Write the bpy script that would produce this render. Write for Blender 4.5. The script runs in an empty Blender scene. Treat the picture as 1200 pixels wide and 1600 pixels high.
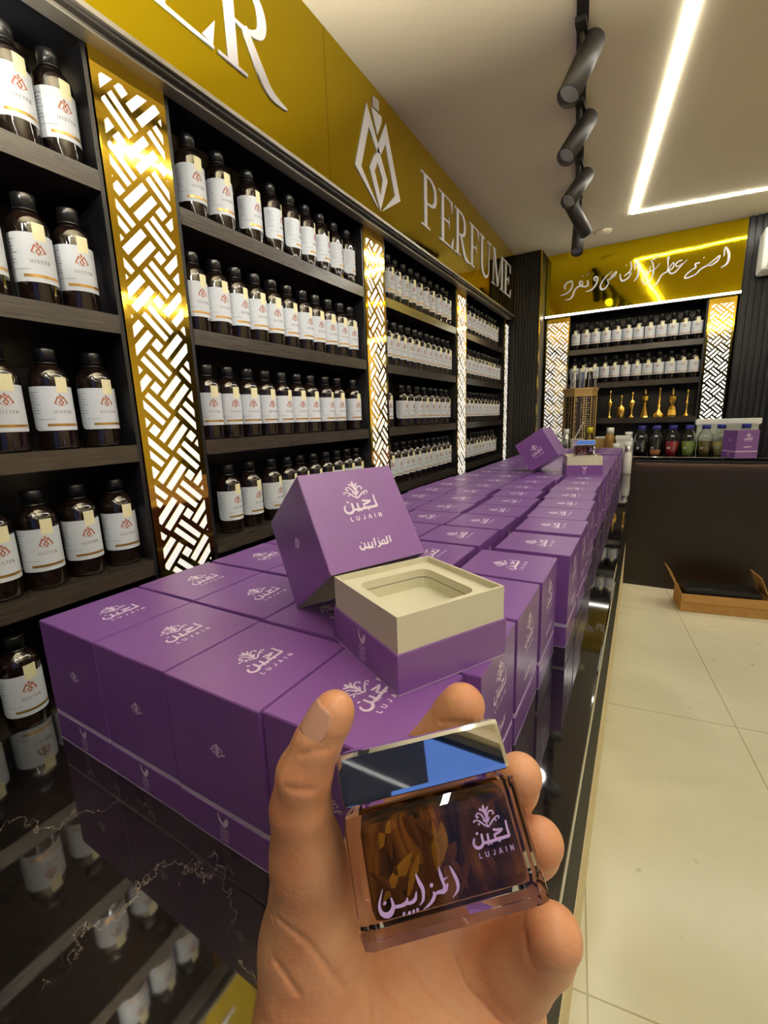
import bpy, bmesh, math, random
import numpy as np
from mathutils import Vector, Matrix
random.seed(7)
PI = math.pi
SC = bpy.context.scene
COL = SC.collection
H = 0.8855                      # height of the counter top above the floor
ZC = H + 1.64                   # ceiling

# ------------------------------------------------------------ camera
F = 704.372                     # focal length in pixels of the 1200 x 1600 frame
RM = np.array([[0.8708902579803717, 0.4903845492970868, -0.032759004343456896],
               [0.07133177901038198, -0.19206602821431173, -0.9787861963213382],
               [-0.4862735195937525, 0.8500786049634894, -0.20224843516139285]])
CAM = np.array([0.9588, -3.85076, 0.42969 + H])
cd = bpy.data.cameras.new('camera')
cam = bpy.data.objects.new('camera', cd)
COL.objects.link(cam)
cd.sensor_fit = 'HORIZONTAL'
cd.sensor_width = 36.0
cd.lens = F / 1200 * 36
cd.clip_start = 0.01
mw = Matrix.Identity(4)
for i in range(3):
    mw[i][0] = RM[0][i]; mw[i][1] = -RM[1][i]; mw[i][2] = -RM[2][i]; mw[i][3] = CAM[i]
cam.matrix_world = mw
SC.camera = cam


def at(u, v, d):
    """point seen at pixel (u, v) at distance d in front of the lens"""
    q = RM.T @ np.array([(u - 600) / F * d, (v - 800) / F * d, d])
    return CAM + q


# ------------------------------------------------------------ world, exposure
w = bpy.data.worlds.new('world'); SC.world = w; w.use_nodes = True
bg = w.node_tree.nodes['Background']
bg.inputs[0].default_value = (0.12, 0.28, 0.80, 1)
bg.inputs[1].default_value = .6
SC.view_settings.view_transform = 'Standard'
SC.view_settings.look = 'None'
SC.view_settings.gamma = 1
SC.view_settings.exposure = 0.22
SC.cycles.use_denoising = True
SC.cycles.max_bounces = 10
SC.cycles.transmission_bounces = 8
SC.cycles.glossy_bounces = 5
SC.cycles.sample_clamp_indirect = 4.0
SC.cycles.caustics_refractive = True
SC.cycles.caustics_reflective = False
LED = 62.0                       # ceiling strips
SPOT = 13.0                     # watts of one track spot
PANEL = .40                     # back-lit lattice
UPL = 1050.0                     # strength of the added uplight that brightens the ceiling
# ------------------------------------------------------------ materials


def S(r, g, b):
    f = lambda c: (c / 255 / 12.92) if c / 255 <= 0.04045 else ((c / 255 + 0.055) / 1.055) ** 2.4
    return (f(r), f(g), f(b), 1)


MATS = {}


def mat(name, col=(.5, .5, .5, 1), rough=.5, metal=0, emit=None, es=0, trans=0, ior=1.45, coat=0, coatr=.1, spec=.5, sss=0):
    m = bpy.data.materials.new(name); m.use_nodes = True
    b = m.node_tree.nodes['Principled BSDF']
    b.inputs['Base Color'].default_value = col
    b.inputs['Roughness'].default_value = rough
    b.inputs['Metallic'].default_value = metal
    b.inputs['IOR'].default_value = ior
    b.inputs['Transmission Weight'].default_value = trans
    b.inputs['Coat Weight'].default_value = coat
    b.inputs['Coat Roughness'].default_value = coatr
    b.inputs['Specular IOR Level'].default_value = spec
    if sss:
        b.inputs['Subsurface Weight'].default_value = sss
        b.inputs['Subsurface Radius'].default_value = (.012, .005, .003)
        b.inputs['Subsurface Scale'].default_value = .6
    if emit:
        b.inputs['Emission Color'].default_value = emit
        b.inputs['Emission Strength'].default_value = es
    MATS[name] = m
    return m


def nd(m, t, **k):
    n = m.node_tree.nodes.new(t)
    for a, v in k.items():
        setattr(n, a, v)
    return n


def lk(m, a, b):
    m.node_tree.links.new(a, b)


def tex_noise(m, scale, detail=3, vec=None, dist=0, rough=.5):
    n = nd(m, 'ShaderNodeTexNoise')
    n.inputs['Scale'].default_value = scale; n.inputs['Detail'].default_value = detail
    n.inputs['Distortion'].default_value = dist; n.inputs['Roughness'].default_value = rough
    if vec is None:
        tc = nd(m, 'ShaderNodeTexCoord'); vec = tc.outputs['Object']
    lk(m, vec, n.inputs['Vector'])
    return n


def ramp(m, src, stops):
    r = nd(m, 'ShaderNodeValToRGB')
    e = r.color_ramp.elements
    while len(e) < len(stops):
        e.new(.5)
    for i, (p, c) in enumerate(stops):
        e[i].position = p; e[i].color = c
    lk(m, src, r.inputs[0])
    return r


def bump(m, src, strength, dist=.002):
    b = nd(m, 'ShaderNodeBump'); b.inputs['Strength'].default_value = strength; b.inputs['Distance'].default_value = dist
    lk(m, src, b.inputs['Height'])
    lk(m, b.outputs[0], m.node_tree.nodes['Principled BSDF'].inputs['Normal'])


P = 'Principled BSDF'
purple = mat('purple_card', (.175, .066, .285, 1), .36, coat=.5, coatr=.27)
n = tex_noise(purple, 900, 2); bump(purple, n.outputs[0], .05, .0003)
purple_base = purple
print_white = mat('pale_print', S(235, 222, 238), .45)
cream = mat('cream_card', S(222, 218, 190), .6)
rim_pale = mat('pale_lilac_edge', S(205, 195, 215), .55)
dark_line = mat('dark_cut_line', S(40, 36, 36), .7)
gold = mat('gold_mirror', (.88, .67, .012, 1), .05, metal=1)
n = tex_noise(gold, 5, 2); bump(gold, n.outputs[0], .09, .01)
gold2 = mat('gold_mirror_lattice', (.90, .60, .06, 1), .07, metal=1)
n = tex_noise(gold2, 13, 2); bump(gold2, n.outputs[0], .13, .004)
gold_deco = mat('polished_gold', (.95, .62, .13, 1), .16, metal=1)
lit_white = mat('backlit_white', S(240, 240, 235), .4, emit=(1, .97, .90, 1), es=PANEL)
lit_lat2 = mat('backlit_white_bright', S(240, 240, 235), .4, emit=(1, .98, .93, 1), es=.62)
sign_white = mat('sign_white', S(232, 230, 232), .35)
led = mat('led_strip', (1, 1, 1, 1), .4, emit=(1, .955, .84, 1), es=LED)
led2 = mat('led_bar', (1, 1, 1, 1), .4, emit=(1, .95, .82, 1), es=12.0)
led_warm = mat('led_under_bar', (1, 1, 1, 1), .4, emit=(1, .72, .52, 1), es=70)
alu = mat('brushed_aluminium', S(170, 165, 150), .35, metal=.8)
black = mat('black_lacquer', S(20, 20, 23), .32)
black_matt = mat('black_paint', S(34, 31, 28), .5)
blackface = mat('dark_brown_gloss', S(30, 22, 18), .3)
blackside = mat('black_counter_side', S(16, 15, 14), .6, spec=.15)
ceil_m = mat('ceiling_paint', S(238, 226, 194), .85)
wall_m = mat('wall_paint', S(222, 208, 175), .85)
chrome = mat('chrome', (.86, .87, .9, 1), .02, metal=1)
silver = mat('silver', (.8, .8, .8, 1), .2, metal=1)
glass = mat('clear_glass', (.97, .98, .98, 1), .0, trans=1, ior=1.36)
glass_dark = mat('dark_amber_glass', S(20, 13, 10), .06, coat=.3, coatr=.03)
cap_black = mat('black_bottle_cap', S(18, 18, 18), .28)
label_w = mat('white_label', S(208, 212, 214), .5)
label_y = mat('cream_sticker', S(235, 226, 178), .5)
label_g = mat('gold_stripe', (.55, .30, .07, 1), .35, metal=.7)
label_o = mat('copper_print', S(160, 92, 60), .5)
label_t = mat('grey_print', S(110, 106, 104), .6)
white_pl = mat('white_plastic', S(225, 224, 214), .35)
frost = mat('translucent_plastic', S(215, 218, 200), .3, trans=.35, ior=1.3)
blue_cap = mat('blue_cap', S(38, 45, 130), .4)
yellow_cap = mat('yellow_cap', S(205, 190, 20), .4)
cardb = mat('cardboard', S(176, 132, 74), .8)
n = tex_noise(cardb, 30, 3); r = ramp(cardb, n.outputs[0], [(0, S(160, 118, 62)), (1, S(190, 146, 86))]); lk(cardb, r.outputs[0], cardb.node_tree.nodes[P].inputs[0])
filmb = mat('black_plastic_film', S(14, 13, 13), .3)
lilac = mat('lilac_print', S(178, 148, 205), .45)
tan_skirt = mat('tan_skirting', S(222, 206, 158), .5)
wood_gold = mat('champagne_gold_paint', S(196, 160, 96), .35, metal=.35)

# dark wood grain shelf
shelf_m = mat('dark_wood_laminate', S(48, 42, 37), .24, coat=.3, coatr=.2)
tc = nd(shelf_m, 'ShaderNodeTexCoord'); mp = nd(shelf_m, 'ShaderNodeMapping'); mp.inputs['Scale'].default_value = (3, 3, 130)
lk(shelf_m, tc.outputs['Object'], mp.inputs[0])
n = tex_noise(shelf_m, 3, 4, mp.outputs[0]); r = ramp(shelf_m, n.outputs[0], [(.3, S(38, 33, 29)), (.7, S(62, 55, 47))]); lk(shelf_m, r.outputs[0], shelf_m.node_tree.nodes[P].inputs[0])

# black marble with thin pale veins
marble = mat('black_marble', S(12, 11, 12), .035, ior=1.9)
tc = nd(marble, 'ShaderNodeTexCoord')
n0 = tex_noise(marble, 3.2, 9, tc.outputs['Object'], .6, .62)
mx = nd(marble, 'ShaderNodeMix', data_type='RGBA'); mx.inputs[0].default_value = .34
lk(marble, tc.outputs['Object'], mx.inputs[6]); lk(marble, n0.outputs['Color'], mx.inputs[7])
vo = nd(marble, 'ShaderNodeTexVoronoi', feature='DISTANCE_TO_EDGE'); vo.inputs['Scale'].default_value = 5.2
lk(marble, mx.outputs[2], vo.inputs['Vector'])
rv = ramp(marble, vo.outputs[0], [(0, (1, 1, 1, 1)), (.0045, (0, 0, 0, 1))])
n1 = tex_noise(marble, 5.5, 4, tc.outputs['Object'])
rm = ramp(marble, n1.outputs[0], [(.50, (0, 0, 0, 1)), (.66, (.8, .8, .8, 1))])
mu = nd(marble, 'ShaderNodeMath', operation='MULTIPLY'); lk(marble, rv.outputs[0], mu.inputs[0]); lk(marble, rm.outputs[0], mu.inputs[1])
n2 = tex_noise(marble, 3, 6, tc.outputs['Object'], 1.5)
rc = ramp(marble, n2.outputs[0], [(.35, S(9, 9, 10)), (.75, S(32, 27, 26))])
mc = nd(marble, 'ShaderNodeMix', data_type='RGBA'); lk(marble, mu.outputs[0], mc.inputs[0]); lk(marble, rc.outputs[0], mc.inputs[6]); mc.inputs[7].default_value = S(150, 140, 130)
lk(marble, mc.outputs[2], marble.node_tree.nodes[P].inputs[0])

# floor: big cream tiles laid 6.8 degrees off the counter
tile = mat('cream_floor_tile', S(215, 207, 170), .22)
tc = nd(tile, 'ShaderNodeTexCoord'); mp = nd(tile, 'ShaderNodeMapping')
lk(tile, tc.outputs['Object'], mp.inputs[0])
br = nd(tile, 'ShaderNodeTexBrick'); br.offset = 0; br.inputs['Scale'].default_value = 1
br.inputs['Brick Width'].default_value = .596; br.inputs['Row Height'].default_value = 1.197; mp.inputs['Location'].default_value = (.011, .647, 0)
br.inputs['Mortar Size'].default_value = .0022; br.inputs['Mortar Smooth'].default_value = 0
br.inputs['Color1'].default_value = (1, 1, 1, 1); br.inputs['Color2'].default_value = (1, 1, 1, 1); br.inputs['Mortar'].default_value = (.60, .57, .48, 1)
lk(tile, mp.outputs[0], br.inputs['Vector'])
n = tex_noise(tile, 1.6, 6, tc.outputs['Object'], 1.0)
r = ramp(tile, n.outputs[0], [(.3, S(206, 202, 172)), (.7, S(224, 219, 190))])
sp = tex_noise(tile, 14, 2, tc.outputs['Object']); rs = ramp(tile, sp.outputs[0], [(.24, (.72, .71, .68, 1)), (.30, (1, 1, 1, 1))])
m1 = nd(tile, 'ShaderNodeMix', data_type='RGBA', blend_type='MULTIPLY'); m1.inputs[0].default_value = 1
lk(tile, r.outputs[0], m1.inputs[6]); lk(tile, br.outputs['Color'], m1.inputs[7])
m2 = nd(tile, 'ShaderNodeMix', data_type='RGBA', blend_type='MULTIPLY'); m2.inputs[0].default_value = 1
lk(tile, m1.outputs[2], m2.inputs[6]); lk(tile, rs.outputs[0], m2.inputs[7])
lk(tile, m2.outputs[2], tile.node_tree.nodes[P].inputs[0])

# skin
skin = mat('skin', S(196, 138, 104), .40, sss=.12)
n = tex_noise(skin, 38, 4); r = ramp(skin, n.outputs[0], [(.3, S(192, 128, 90)), (.7, S(214, 158, 118))]); lk(skin, r.outputs[0], skin.node_tree.nodes[P].inputs[0])
n = tex_noise(skin, 330, 6, None, .8); bump(skin, n.outputs[0], .32, .0010)
nail_m = mat('nail', S(205, 155, 132), .22, coat=.3)

# perfume with oud chips
chips = mat('dark_oud_chips', S(30, 14, 8), .5, spec=.1)
vo = nd(chips, 'ShaderNodeTexVoronoi'); vo.inputs['Scale'].default_value = 70
tc = nd(chips, 'ShaderNodeTexCoord'); mp = nd(chips, 'ShaderNodeMapping'); mp.inputs['Scale'].default_value = (1, 1, .35); mp.inputs['Rotation'].default_value = (.4, .9, .5)
lk(chips, tc.outputs['Object'], mp.inputs[0]); nn = tex_noise(chips, 60, 4, mp.outputs[0], 1.2)
mx = nd(chips, 'ShaderNodeMix', data_type='RGBA'); mx.inputs[0].default_value = .03; lk(chips, mp.outputs[0], mx.inputs[6]); lk(chips, nn.outputs['Color'], mx.inputs[7])
lk(chips, mx.outputs[2], vo.inputs['Vector'])
r = ramp(chips, nn.outputs[0], [(.36, S(24, 11, 6)), (.5, S(74, 38, 16)), (.62, S(140, 84, 30)), (.72, S(66, 34, 15))])
lk(chips, r.outputs[0], chips.node_tree.nodes[P].inputs[0])
bark = mat('oud_bark', S(88, 47, 20), .6, spec=.15)
bark2 = mat('oud_bark_golden', S(165, 112, 34), .5, spec=.15)
arab = mat('arabesque_panel', S(40, 28, 20), .5)
tc = nd(arab, 'ShaderNodeTexCoord'); vo = nd(arab, 'ShaderNodeTexVoronoi'); vo.inputs['Scale'].default_value = 58; vo.inputs['Randomness'].default_value = .15
lk(arab, tc.outputs['Object'], vo.inputs['Vector']); r = ramp(arab, vo.outputs[0], [(.30, S(205, 175, 120)), (.42, S(36, 24, 16))]); lk(arab, r.outputs[0], arab.node_tree.nodes[P].inputs[0])


def liquid(name, c):
    return mat(name, c, .1, coat=1, coatr=.02)


# ------------------------------------------------------------ mesh helpers
class MB:
    def __init__(s):
        s.v = []; s.f = []; s.m = []; s.mats = []; s.sm = []

    def mi(s, m):
        if m not in s.mats:
            s.mats.append(m)
        return s.mats.index(m)

    def add(s, vs, fs, m, M=None, smooth=False):
        o = len(s.v)
        if M is not None:
            vs = [tuple(M @ Vector(v)) for v in vs]
        s.v += [tuple(v) for v in vs]
        i = s.mi(m)
        for f in fs:
            s.f.append(tuple(o + k for k in f)); s.m.append(i); s.sm.append(smooth)
        return s

    def box(s, a, b, m, M=None, bev=0):
        if bev:
            bm = bmesh.new(); bmesh.ops.create_cube(bm, size=1)
            for v in bm.verts:
                v.co = Vector(((a[0] + b[0]) / 2 + v.co.x * (b[0] - a[0]), (a[1] + b[1]) / 2 + v.co.y * (b[1] - a[1]), (a[2] + b[2]) / 2 + v.co.z * (b[2] - a[2])))
            bmesh.ops.bevel(bm, geom=bm.edges[:], offset=bev, segments=2, affect='EDGES', profile=.6)
            bm.verts.ensure_lookup_table()
            s.add([v.co[:] for v in bm.verts], [[v.index for v in f.verts] for f in bm.faces], m, M)
            bm.free(); return s
        x0, y0, z0 = a; x1, y1, z1 = b
        vs = [(x0, y0, z0), (x1, y0, z0), (x1, y1, z0), (x0, y1, z0), (x0, y0, z1), (x1, y0, z1), (x1, y1, z1), (x0, y1, z1)]
        return s.add(vs, [(0, 3, 2, 1), (4, 5, 6, 7), (0, 1, 5, 4), (1, 2, 6, 5), (2, 3, 7, 6), (3, 0, 4, 7)], m, M)

    def lathe(s, prof, m, n=24, M=None, smooth=True, rib=0, sx=1, sy=1):
        vs = []; fs = []
        k = len(prof)
        for j, (r, z) in enumerate(prof):
            for i in range(n):
                a = 2 * PI * i / n
                rr = r * (1 - (rib if i % 2 else 0))
                vs.append((rr * math.cos(a) * sx, rr * math.sin(a) * sy, z))
        for j in range(k - 1):
            for i in range(n):
                fs.append((j * n + i, j * n + (i + 1) % n, (j + 1) * n + (i + 1) % n, (j + 1) * n + i))
        s.add(vs, fs, m, M, smooth)
        if prof[0][0] > 1e-6:
            s.add(vs[:n], [tuple(reversed(range(n)))], m, M)
        if prof[-1][0] > 1e-6:
            s.add(vs[-n:], [tuple(range(n))], m, M)
        return s

    def tube(s, a, b, r, m, n=10, r2=None):
        a = Vector(a); b = Vector(b); d = b - a
        M = Matrix.Translation(a) @ d.to_track_quat('Z', 'Y').to_matrix().to_4x4()
        return s.lathe([(r, 0), (r2 or r, d.length)], m, n, M, True)

    def flat(s, pts, m, M=None):
        """one n-gon"""
        return s.add(pts, [tuple(range(len(pts)))], m, M)

    def build(s, name, parent=None, loc=None):
        me = bpy.data.meshes.new(name)
        me.from_pydata(s.v, [], s.f)
        for m in s.mats:
            me.materials.append(m)
        me.polygons.foreach_set('material_index', s.m)
        me.polygons.foreach_set('use_smooth', s.sm)
        me.update()
        o = bpy.data.objects.new(name, me); COL.objects.link(o)
        if parent:
            o.parent = parent
        if loc:
            o.location = loc
        return o


def tag(o, label=None, cat=None, group=None, kind=None):
    for k, v in (('label', label), ('category', cat), ('group', group), ('kind', kind)):
        if v:
            o[k] = v
    return o


def empty(name, loc=(0, 0, 0), rz=0, **k):
    o = bpy.data.objects.new(name, None); COL.objects.link(o)
    o.empty_display_size = .05
    o.location = loc; o.rotation_euler = (0, 0, rz)
    return tag(o, **k)


def copy_tree(o, parent=None):
    c = o.copy(); COL.objects.link(c); c.parent = parent
    for ch in [x for x in COL.objects if x.parent == o]:
        copy_tree_child(ch, c)
    return c


def copy_tree_child(o, parent):
    c = o.copy(); COL.objects.link(c); c.parent = parent
    for ch in KIDS.get(o.name, []):
        copy_tree_child(ch, c)


KIDS = {}


def dup(root, kids, loc, rz, label, group=None):
    c = root.copy(); COL.objects.link(c)
    c.location = loc; c.rotation_euler = (0, 0, rz)
    c['label'] = label
    if group:
        c['group'] = group
    for ch, sub in kids:
        d = ch.copy(); COL.objects.link(d); d.parent = c
        for g in sub:
            e = g.copy(); COL.objects.link(e); e.parent = d
    return c


def structure(o):
    o['kind'] = 'structure'; return o


def smooth_pts(p, sub=4):
    if len(p) < 3:
        return p
    out = []
    P_ = [p[0]] + list(p) + [p[-1]]
    for i in range(1, len(P_) - 2):
        a, b, c, d = P_[i - 1], P_[i], P_[i + 1], P_[i + 2]
        for k in range(sub):
            t = k / sub
            out.append(tuple(.5 * ((2 * b[j]) + (-a[j] + c[j]) * t + (2 * a[j] - 5 * b[j] + 4 * c[j] - d[j]) * t * t + (-a[j] + 3 * b[j] - 3 * c[j] + d[j]) * t ** 3) for j in range(3)))
    out.append(p[-1])
    return out


def ribbon(mb, stroke, m, fn, sub=4, depth=0):
    """stroke [(x, y, width)] -> strip; fn maps (x, y, offset) to 3-D"""
    p = smooth_pts([tuple(q) for q in stroke], sub) if sub > 1 else [tuple(q) for q in stroke]
    L = []; R = []
    for i, (x, y, ww) in enumerate(p):
        a = p[max(0, i - 1)]; b = p[min(len(p) - 1, i + 1)]
        dx, dy = b[0] - a[0], b[1] - a[1]; l = math.hypot(dx, dy) or 1
        nx, ny = -dy / l, dx / l
        ww = max(ww, 0.0) / 2
        L.append((x + nx * ww, y + ny * ww)); R.append((x - nx * ww, y - ny * ww))
    n = len(p)
    vs = [fn(x, y, depth) for x, y in L] + [fn(x, y, depth) for x, y in R]
    fs = [(i, n + i, n + i + 1, i + 1) for i in range(n - 1)]
    if depth:
        vs += [fn(x, y, 0) for x, y in L] + [fn(x, y, 0) for x, y in R]
        fs += [(i, i + 1, 2 * n + i + 1, 2 * n + i) for i in range(n - 1)] + [(n + i + 1, n + i, 3 * n + i, 3 * n + i + 1) for i in range(n - 1)]
        fs += [(0, 2 * n, 3 * n, n), (n - 1, 2 * n - 1, 4 * n - 1, 3 * n - 1)]
    mb.add(vs, fs, m)


def polyface(mb, pts, m, fn, depth=0):
    """possibly concave outline -> triangulated face (with thickness)"""
    bm = bmesh.new()
    vs = [bm.verts.new((x, y, 0)) for x, y in pts]
    f = bm.faces.new(vs)
    bmesh.ops.triangulate(bm, faces=[f])
    bm.verts.index_update()
    tri = [[v.index for v in f.verts] for f in bm.faces]
    bm.free()
    mb.add([fn(x, y, depth) for x, y in pts], tri, m)
    if depth:
        n = len(pts)
        mb.add([fn(x, y, depth) for x, y in pts] + [fn(x, y, 0) for x, y in pts], [(i, (i + 1) % n, n + (i + 1) % n, n + i) for i in range(n)], m)


ORD = ['first', 'second', 'third', 'fourth', 'fifth', 'sixth', 'seventh', 'eighth', 'ninth', 'tenth', 'eleventh', 'twelfth', 'thirteenth',
       'fourteenth', 'fifteenth', 'sixteenth', 'seventeenth', 'eighteenth', 'nineteenth', 'twentieth', 'twenty-first', 'twenty-second',
       'twenty-third', 'twenty-fourth', 'twenty-fifth', 'twenty-sixth']

# writing, as strokes (x, y, width) in metres

LUJ=[[[0.0945,0.0918,0.00212],[0.0938,0.0838,0.0025],[0.0943,0.0748,0.00289]],[[0.0944,0.0751,0.00327],[0.0858,0.0747,0.00327],[0.0775,0.0745,0.00327],[0.0687,0.074,0.00289]],[[0.0754,0.0857,0.0025],[0.0804,0.0841,0.00289],[0.0879,0.0835,0.0025]],[[0.0862,0.083,0.0025],[0.0811,0.0808,0.0025],[0.0756,0.0797,0.00231],[0.077,0.0756,0.0025]],[[0.0673,0.083,0.00231],[0.0669,0.0782,0.00269],[0.0666,0.0744,0.00269]],[[0.0693,0.0741,0.00289],[0.0623,0.0743,0.00289],[0.0594,0.0743,0.00269]],[[0.0597,0.0842,0.00231],[0.0594,0.0794,0.00289],[0.0591,0.0742,0.00308],[0.0552,0.071,0.00327],[0.0507,0.0709,0.00327],[0.0475,0.0738,0.00289],[0.0476,0.078,0.0025],[0.0499,0.0814,0.00173]],[[0.0549,0.0871,0.00096],[0.0543,0.085,0.00385],[0.0542,0.0846,0.00096]],[[0.0805,0.0731,0.00096],[0.08,0.0717,0.00346],[0.0798,0.0713,0.00096]],[[0.0655,0.0727,0.00096],[0.0651,0.0713,0.00327],[0.065,0.071,0.00096]],[[0.0695,0.0728,0.00096],[0.0692,0.0715,0.00327],[0.0691,0.0711,0.00096]]]
ORN=[[[0.0708,0.0893,0.00096],[0.0698,0.0934,0.00154],[0.0707,0.0982,0.00154],[0.071,0.1042,0.0025],[0.0703,0.1103,0.00346],[0.0711,0.1142,0.00077]],[[0.0709,0.1012,0.00096],[0.0691,0.1069,0.00173],[0.0652,0.11,0.0025],[0.0644,0.1106,0.00038]],[[0.0717,0.1021,0.00096],[0.0731,0.1069,0.00192],[0.0759,0.11,0.00192],[0.0767,0.1109,0.00038]],[[0.0708,0.0893,0.00115],[0.0684,0.0976,0.00192],[0.0651,0.1045,0.00173],[0.0612,0.106,0.00154],[0.0587,0.1039,0.00173],[0.0596,0.1018,0.00212],[0.0617,0.1023,0.00135]],[[0.0708,0.0893,0.00154],[0.0657,0.093,0.00192],[0.0614,0.0976,0.00154],[0.0571,0.0992,0.00135],[0.0539,0.0987,0.00154],[0.0544,0.0971,0.00192]],[[0.0617,0.0956,0.00096],[0.0597,0.0944,0.00192],[0.0584,0.0936,0.00058]],[[0.0712,0.0942,0.00115],[0.0728,0.1009,0.00173],[0.0761,0.1055,0.00173],[0.0802,0.1054,0.00173],[0.0817,0.1027,0.00173],[0.0797,0.1015,0.00173]],[[0.071,0.0893,0.00154],[0.0773,0.0943,0.00192],[0.0827,0.0975,0.00154],[0.0862,0.0985,0.00135],[0.0876,0.0973,0.00135],[0.0859,0.095,0.00154]],[[0.0814,0.0967,0.00096],[0.0824,0.0941,0.00192],[0.0831,0.0932,0.00058]],[[0.0702,0.0943,0.00077],[0.0732,0.0969,0.00212],[0.0753,0.0996,0.00096],[0.0742,0.0992,0.00038]],[[0.0677,0.0957,0.00077],[0.0669,0.0988,0.00173],[0.0668,0.0958,0.00096]]]
MAZ=[[[0.0945,0.0325,0.00212],[0.094,0.0274,0.00231],[0.0938,0.0232,0.00231]],[[0.09,0.0325,0.00212],[0.0893,0.0279,0.00231],[0.0889,0.0233,0.0025],[0.0827,0.0234,0.0025],[0.0777,0.0235,0.00231]],[[0.0855,0.024,0.00154],[0.0849,0.0274,0.00173],[0.0826,0.0279,0.00173],[0.0805,0.025,0.00154],[0.0816,0.0232,0.00154]],[[0.0766,0.0286,0.00192],[0.0775,0.0243,0.00231],[0.0764,0.0217,0.00212],[0.073,0.0208,0.00173]],[[0.0779,0.0323,0.00058],[0.0777,0.0316,0.00269],[0.0775,0.0311,0.00058]],[[0.0719,0.0333,0.00212],[0.0714,0.0283,0.00231],[0.0708,0.0229,0.00231]],[[0.067,0.0292,0.00192],[0.0659,0.023,0.0025],[0.0604,0.0228,0.0025],[0.0561,0.0231,0.00231]],[[0.0619,0.0293,0.00192],[0.0613,0.0249,0.00231],[0.0606,0.0228,0.00231]],[[0.0563,0.0295,0.00192],[0.0561,0.0237,0.0025],[0.0516,0.0215,0.0025],[0.0493,0.0242,0.00231],[0.0498,0.0273,0.00173]],[[0.0532,0.0311,0.00058],[0.053,0.0302,0.00289],[0.0529,0.0297,0.00058]],[[0.0609,0.0215,0.00058],[0.0607,0.0208,0.00231],[0.0606,0.0205,0.00058]],[[0.0638,0.0215,0.00058],[0.0636,0.0208,0.00231],[0.0636,0.0204,0.00058]],[[0.0669,0.0219,0.00058],[0.0667,0.0212,0.00231],[0.0667,0.0208,0.00058]],[[0.0694,0.0219,0.00058],[0.0692,0.0212,0.00231],[0.0692,0.0209,0.00058]]]
CAL=[[[0.0014,0.021,0.00032],[0.0022,0.0187,0.00102],[0.0031,0.0154,0.00128],[0.0026,0.0129,0.0009],[-0.0,0.0109,0.00019]],[[-0.003,0.0217,0.00026],[-0.0029,0.019,0.00115],[-0.0025,0.0165,0.00102],[-0.0023,0.0147,0.0009]],[[-0.0031,0.0182,0.00026],[-0.0022,0.0173,0.00064],[-0.0001,0.0176,0.00019]],[[-0.0007,0.0156,0.00038],[-0.002,0.0144,0.00166],[-0.0032,0.0136,0.00141],[-0.0051,0.0137,0.00102],[-0.0072,0.0133,0.00064]],[[-0.0071,0.0144,0.00038],[-0.007,0.0129,0.00115],[-0.0091,0.011,0.0009],[-0.0123,0.0098,0.00019]],[[-0.0077,0.017,0.00038],[-0.0073,0.0164,0.00153],[-0.0069,0.0159,0.00038]],[[-0.0126,0.0213,0.00032],[-0.0119,0.0185,0.00128],[-0.011,0.0158,0.00128],[-0.0116,0.0128,0.0009],[-0.0135,0.0112,0.00019]],[[-0.0137,0.0158,0.00038],[-0.0147,0.0135,0.00115],[-0.0168,0.0128,0.00102],[-0.0183,0.0132,0.00102]],[[-0.0176,0.0147,0.00038],[-0.0183,0.0132,0.00115],[-0.0209,0.0127,0.00102],[-0.0239,0.013,0.00102]],[[-0.024,0.016,0.00051],[-0.0236,0.0131,0.00128],[-0.0256,0.011,0.00179],[-0.0283,0.0118,0.00141],[-0.0289,0.0147,0.0009],[-0.0266,0.0193,0.00019]],[[-0.0271,0.0152,0.00038],[-0.0267,0.0147,0.00153],[-0.0265,0.0143,0.00038]],[[-0.0204,0.0104,0.00038],[-0.02,0.01,0.00141],[-0.0197,0.0097,0.00038]],[[-0.0182,0.0103,0.00038],[-0.0179,0.0099,0.00141],[-0.0175,0.0095,0.00038]],[[-0.0165,0.0104,0.00038],[-0.0162,0.01,0.00128],[-0.016,0.0096,0.00038]],[[-0.015,0.0105,0.00038],[-0.0145,0.0101,0.00128],[-0.0142,0.0098,0.00038]]]
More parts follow.
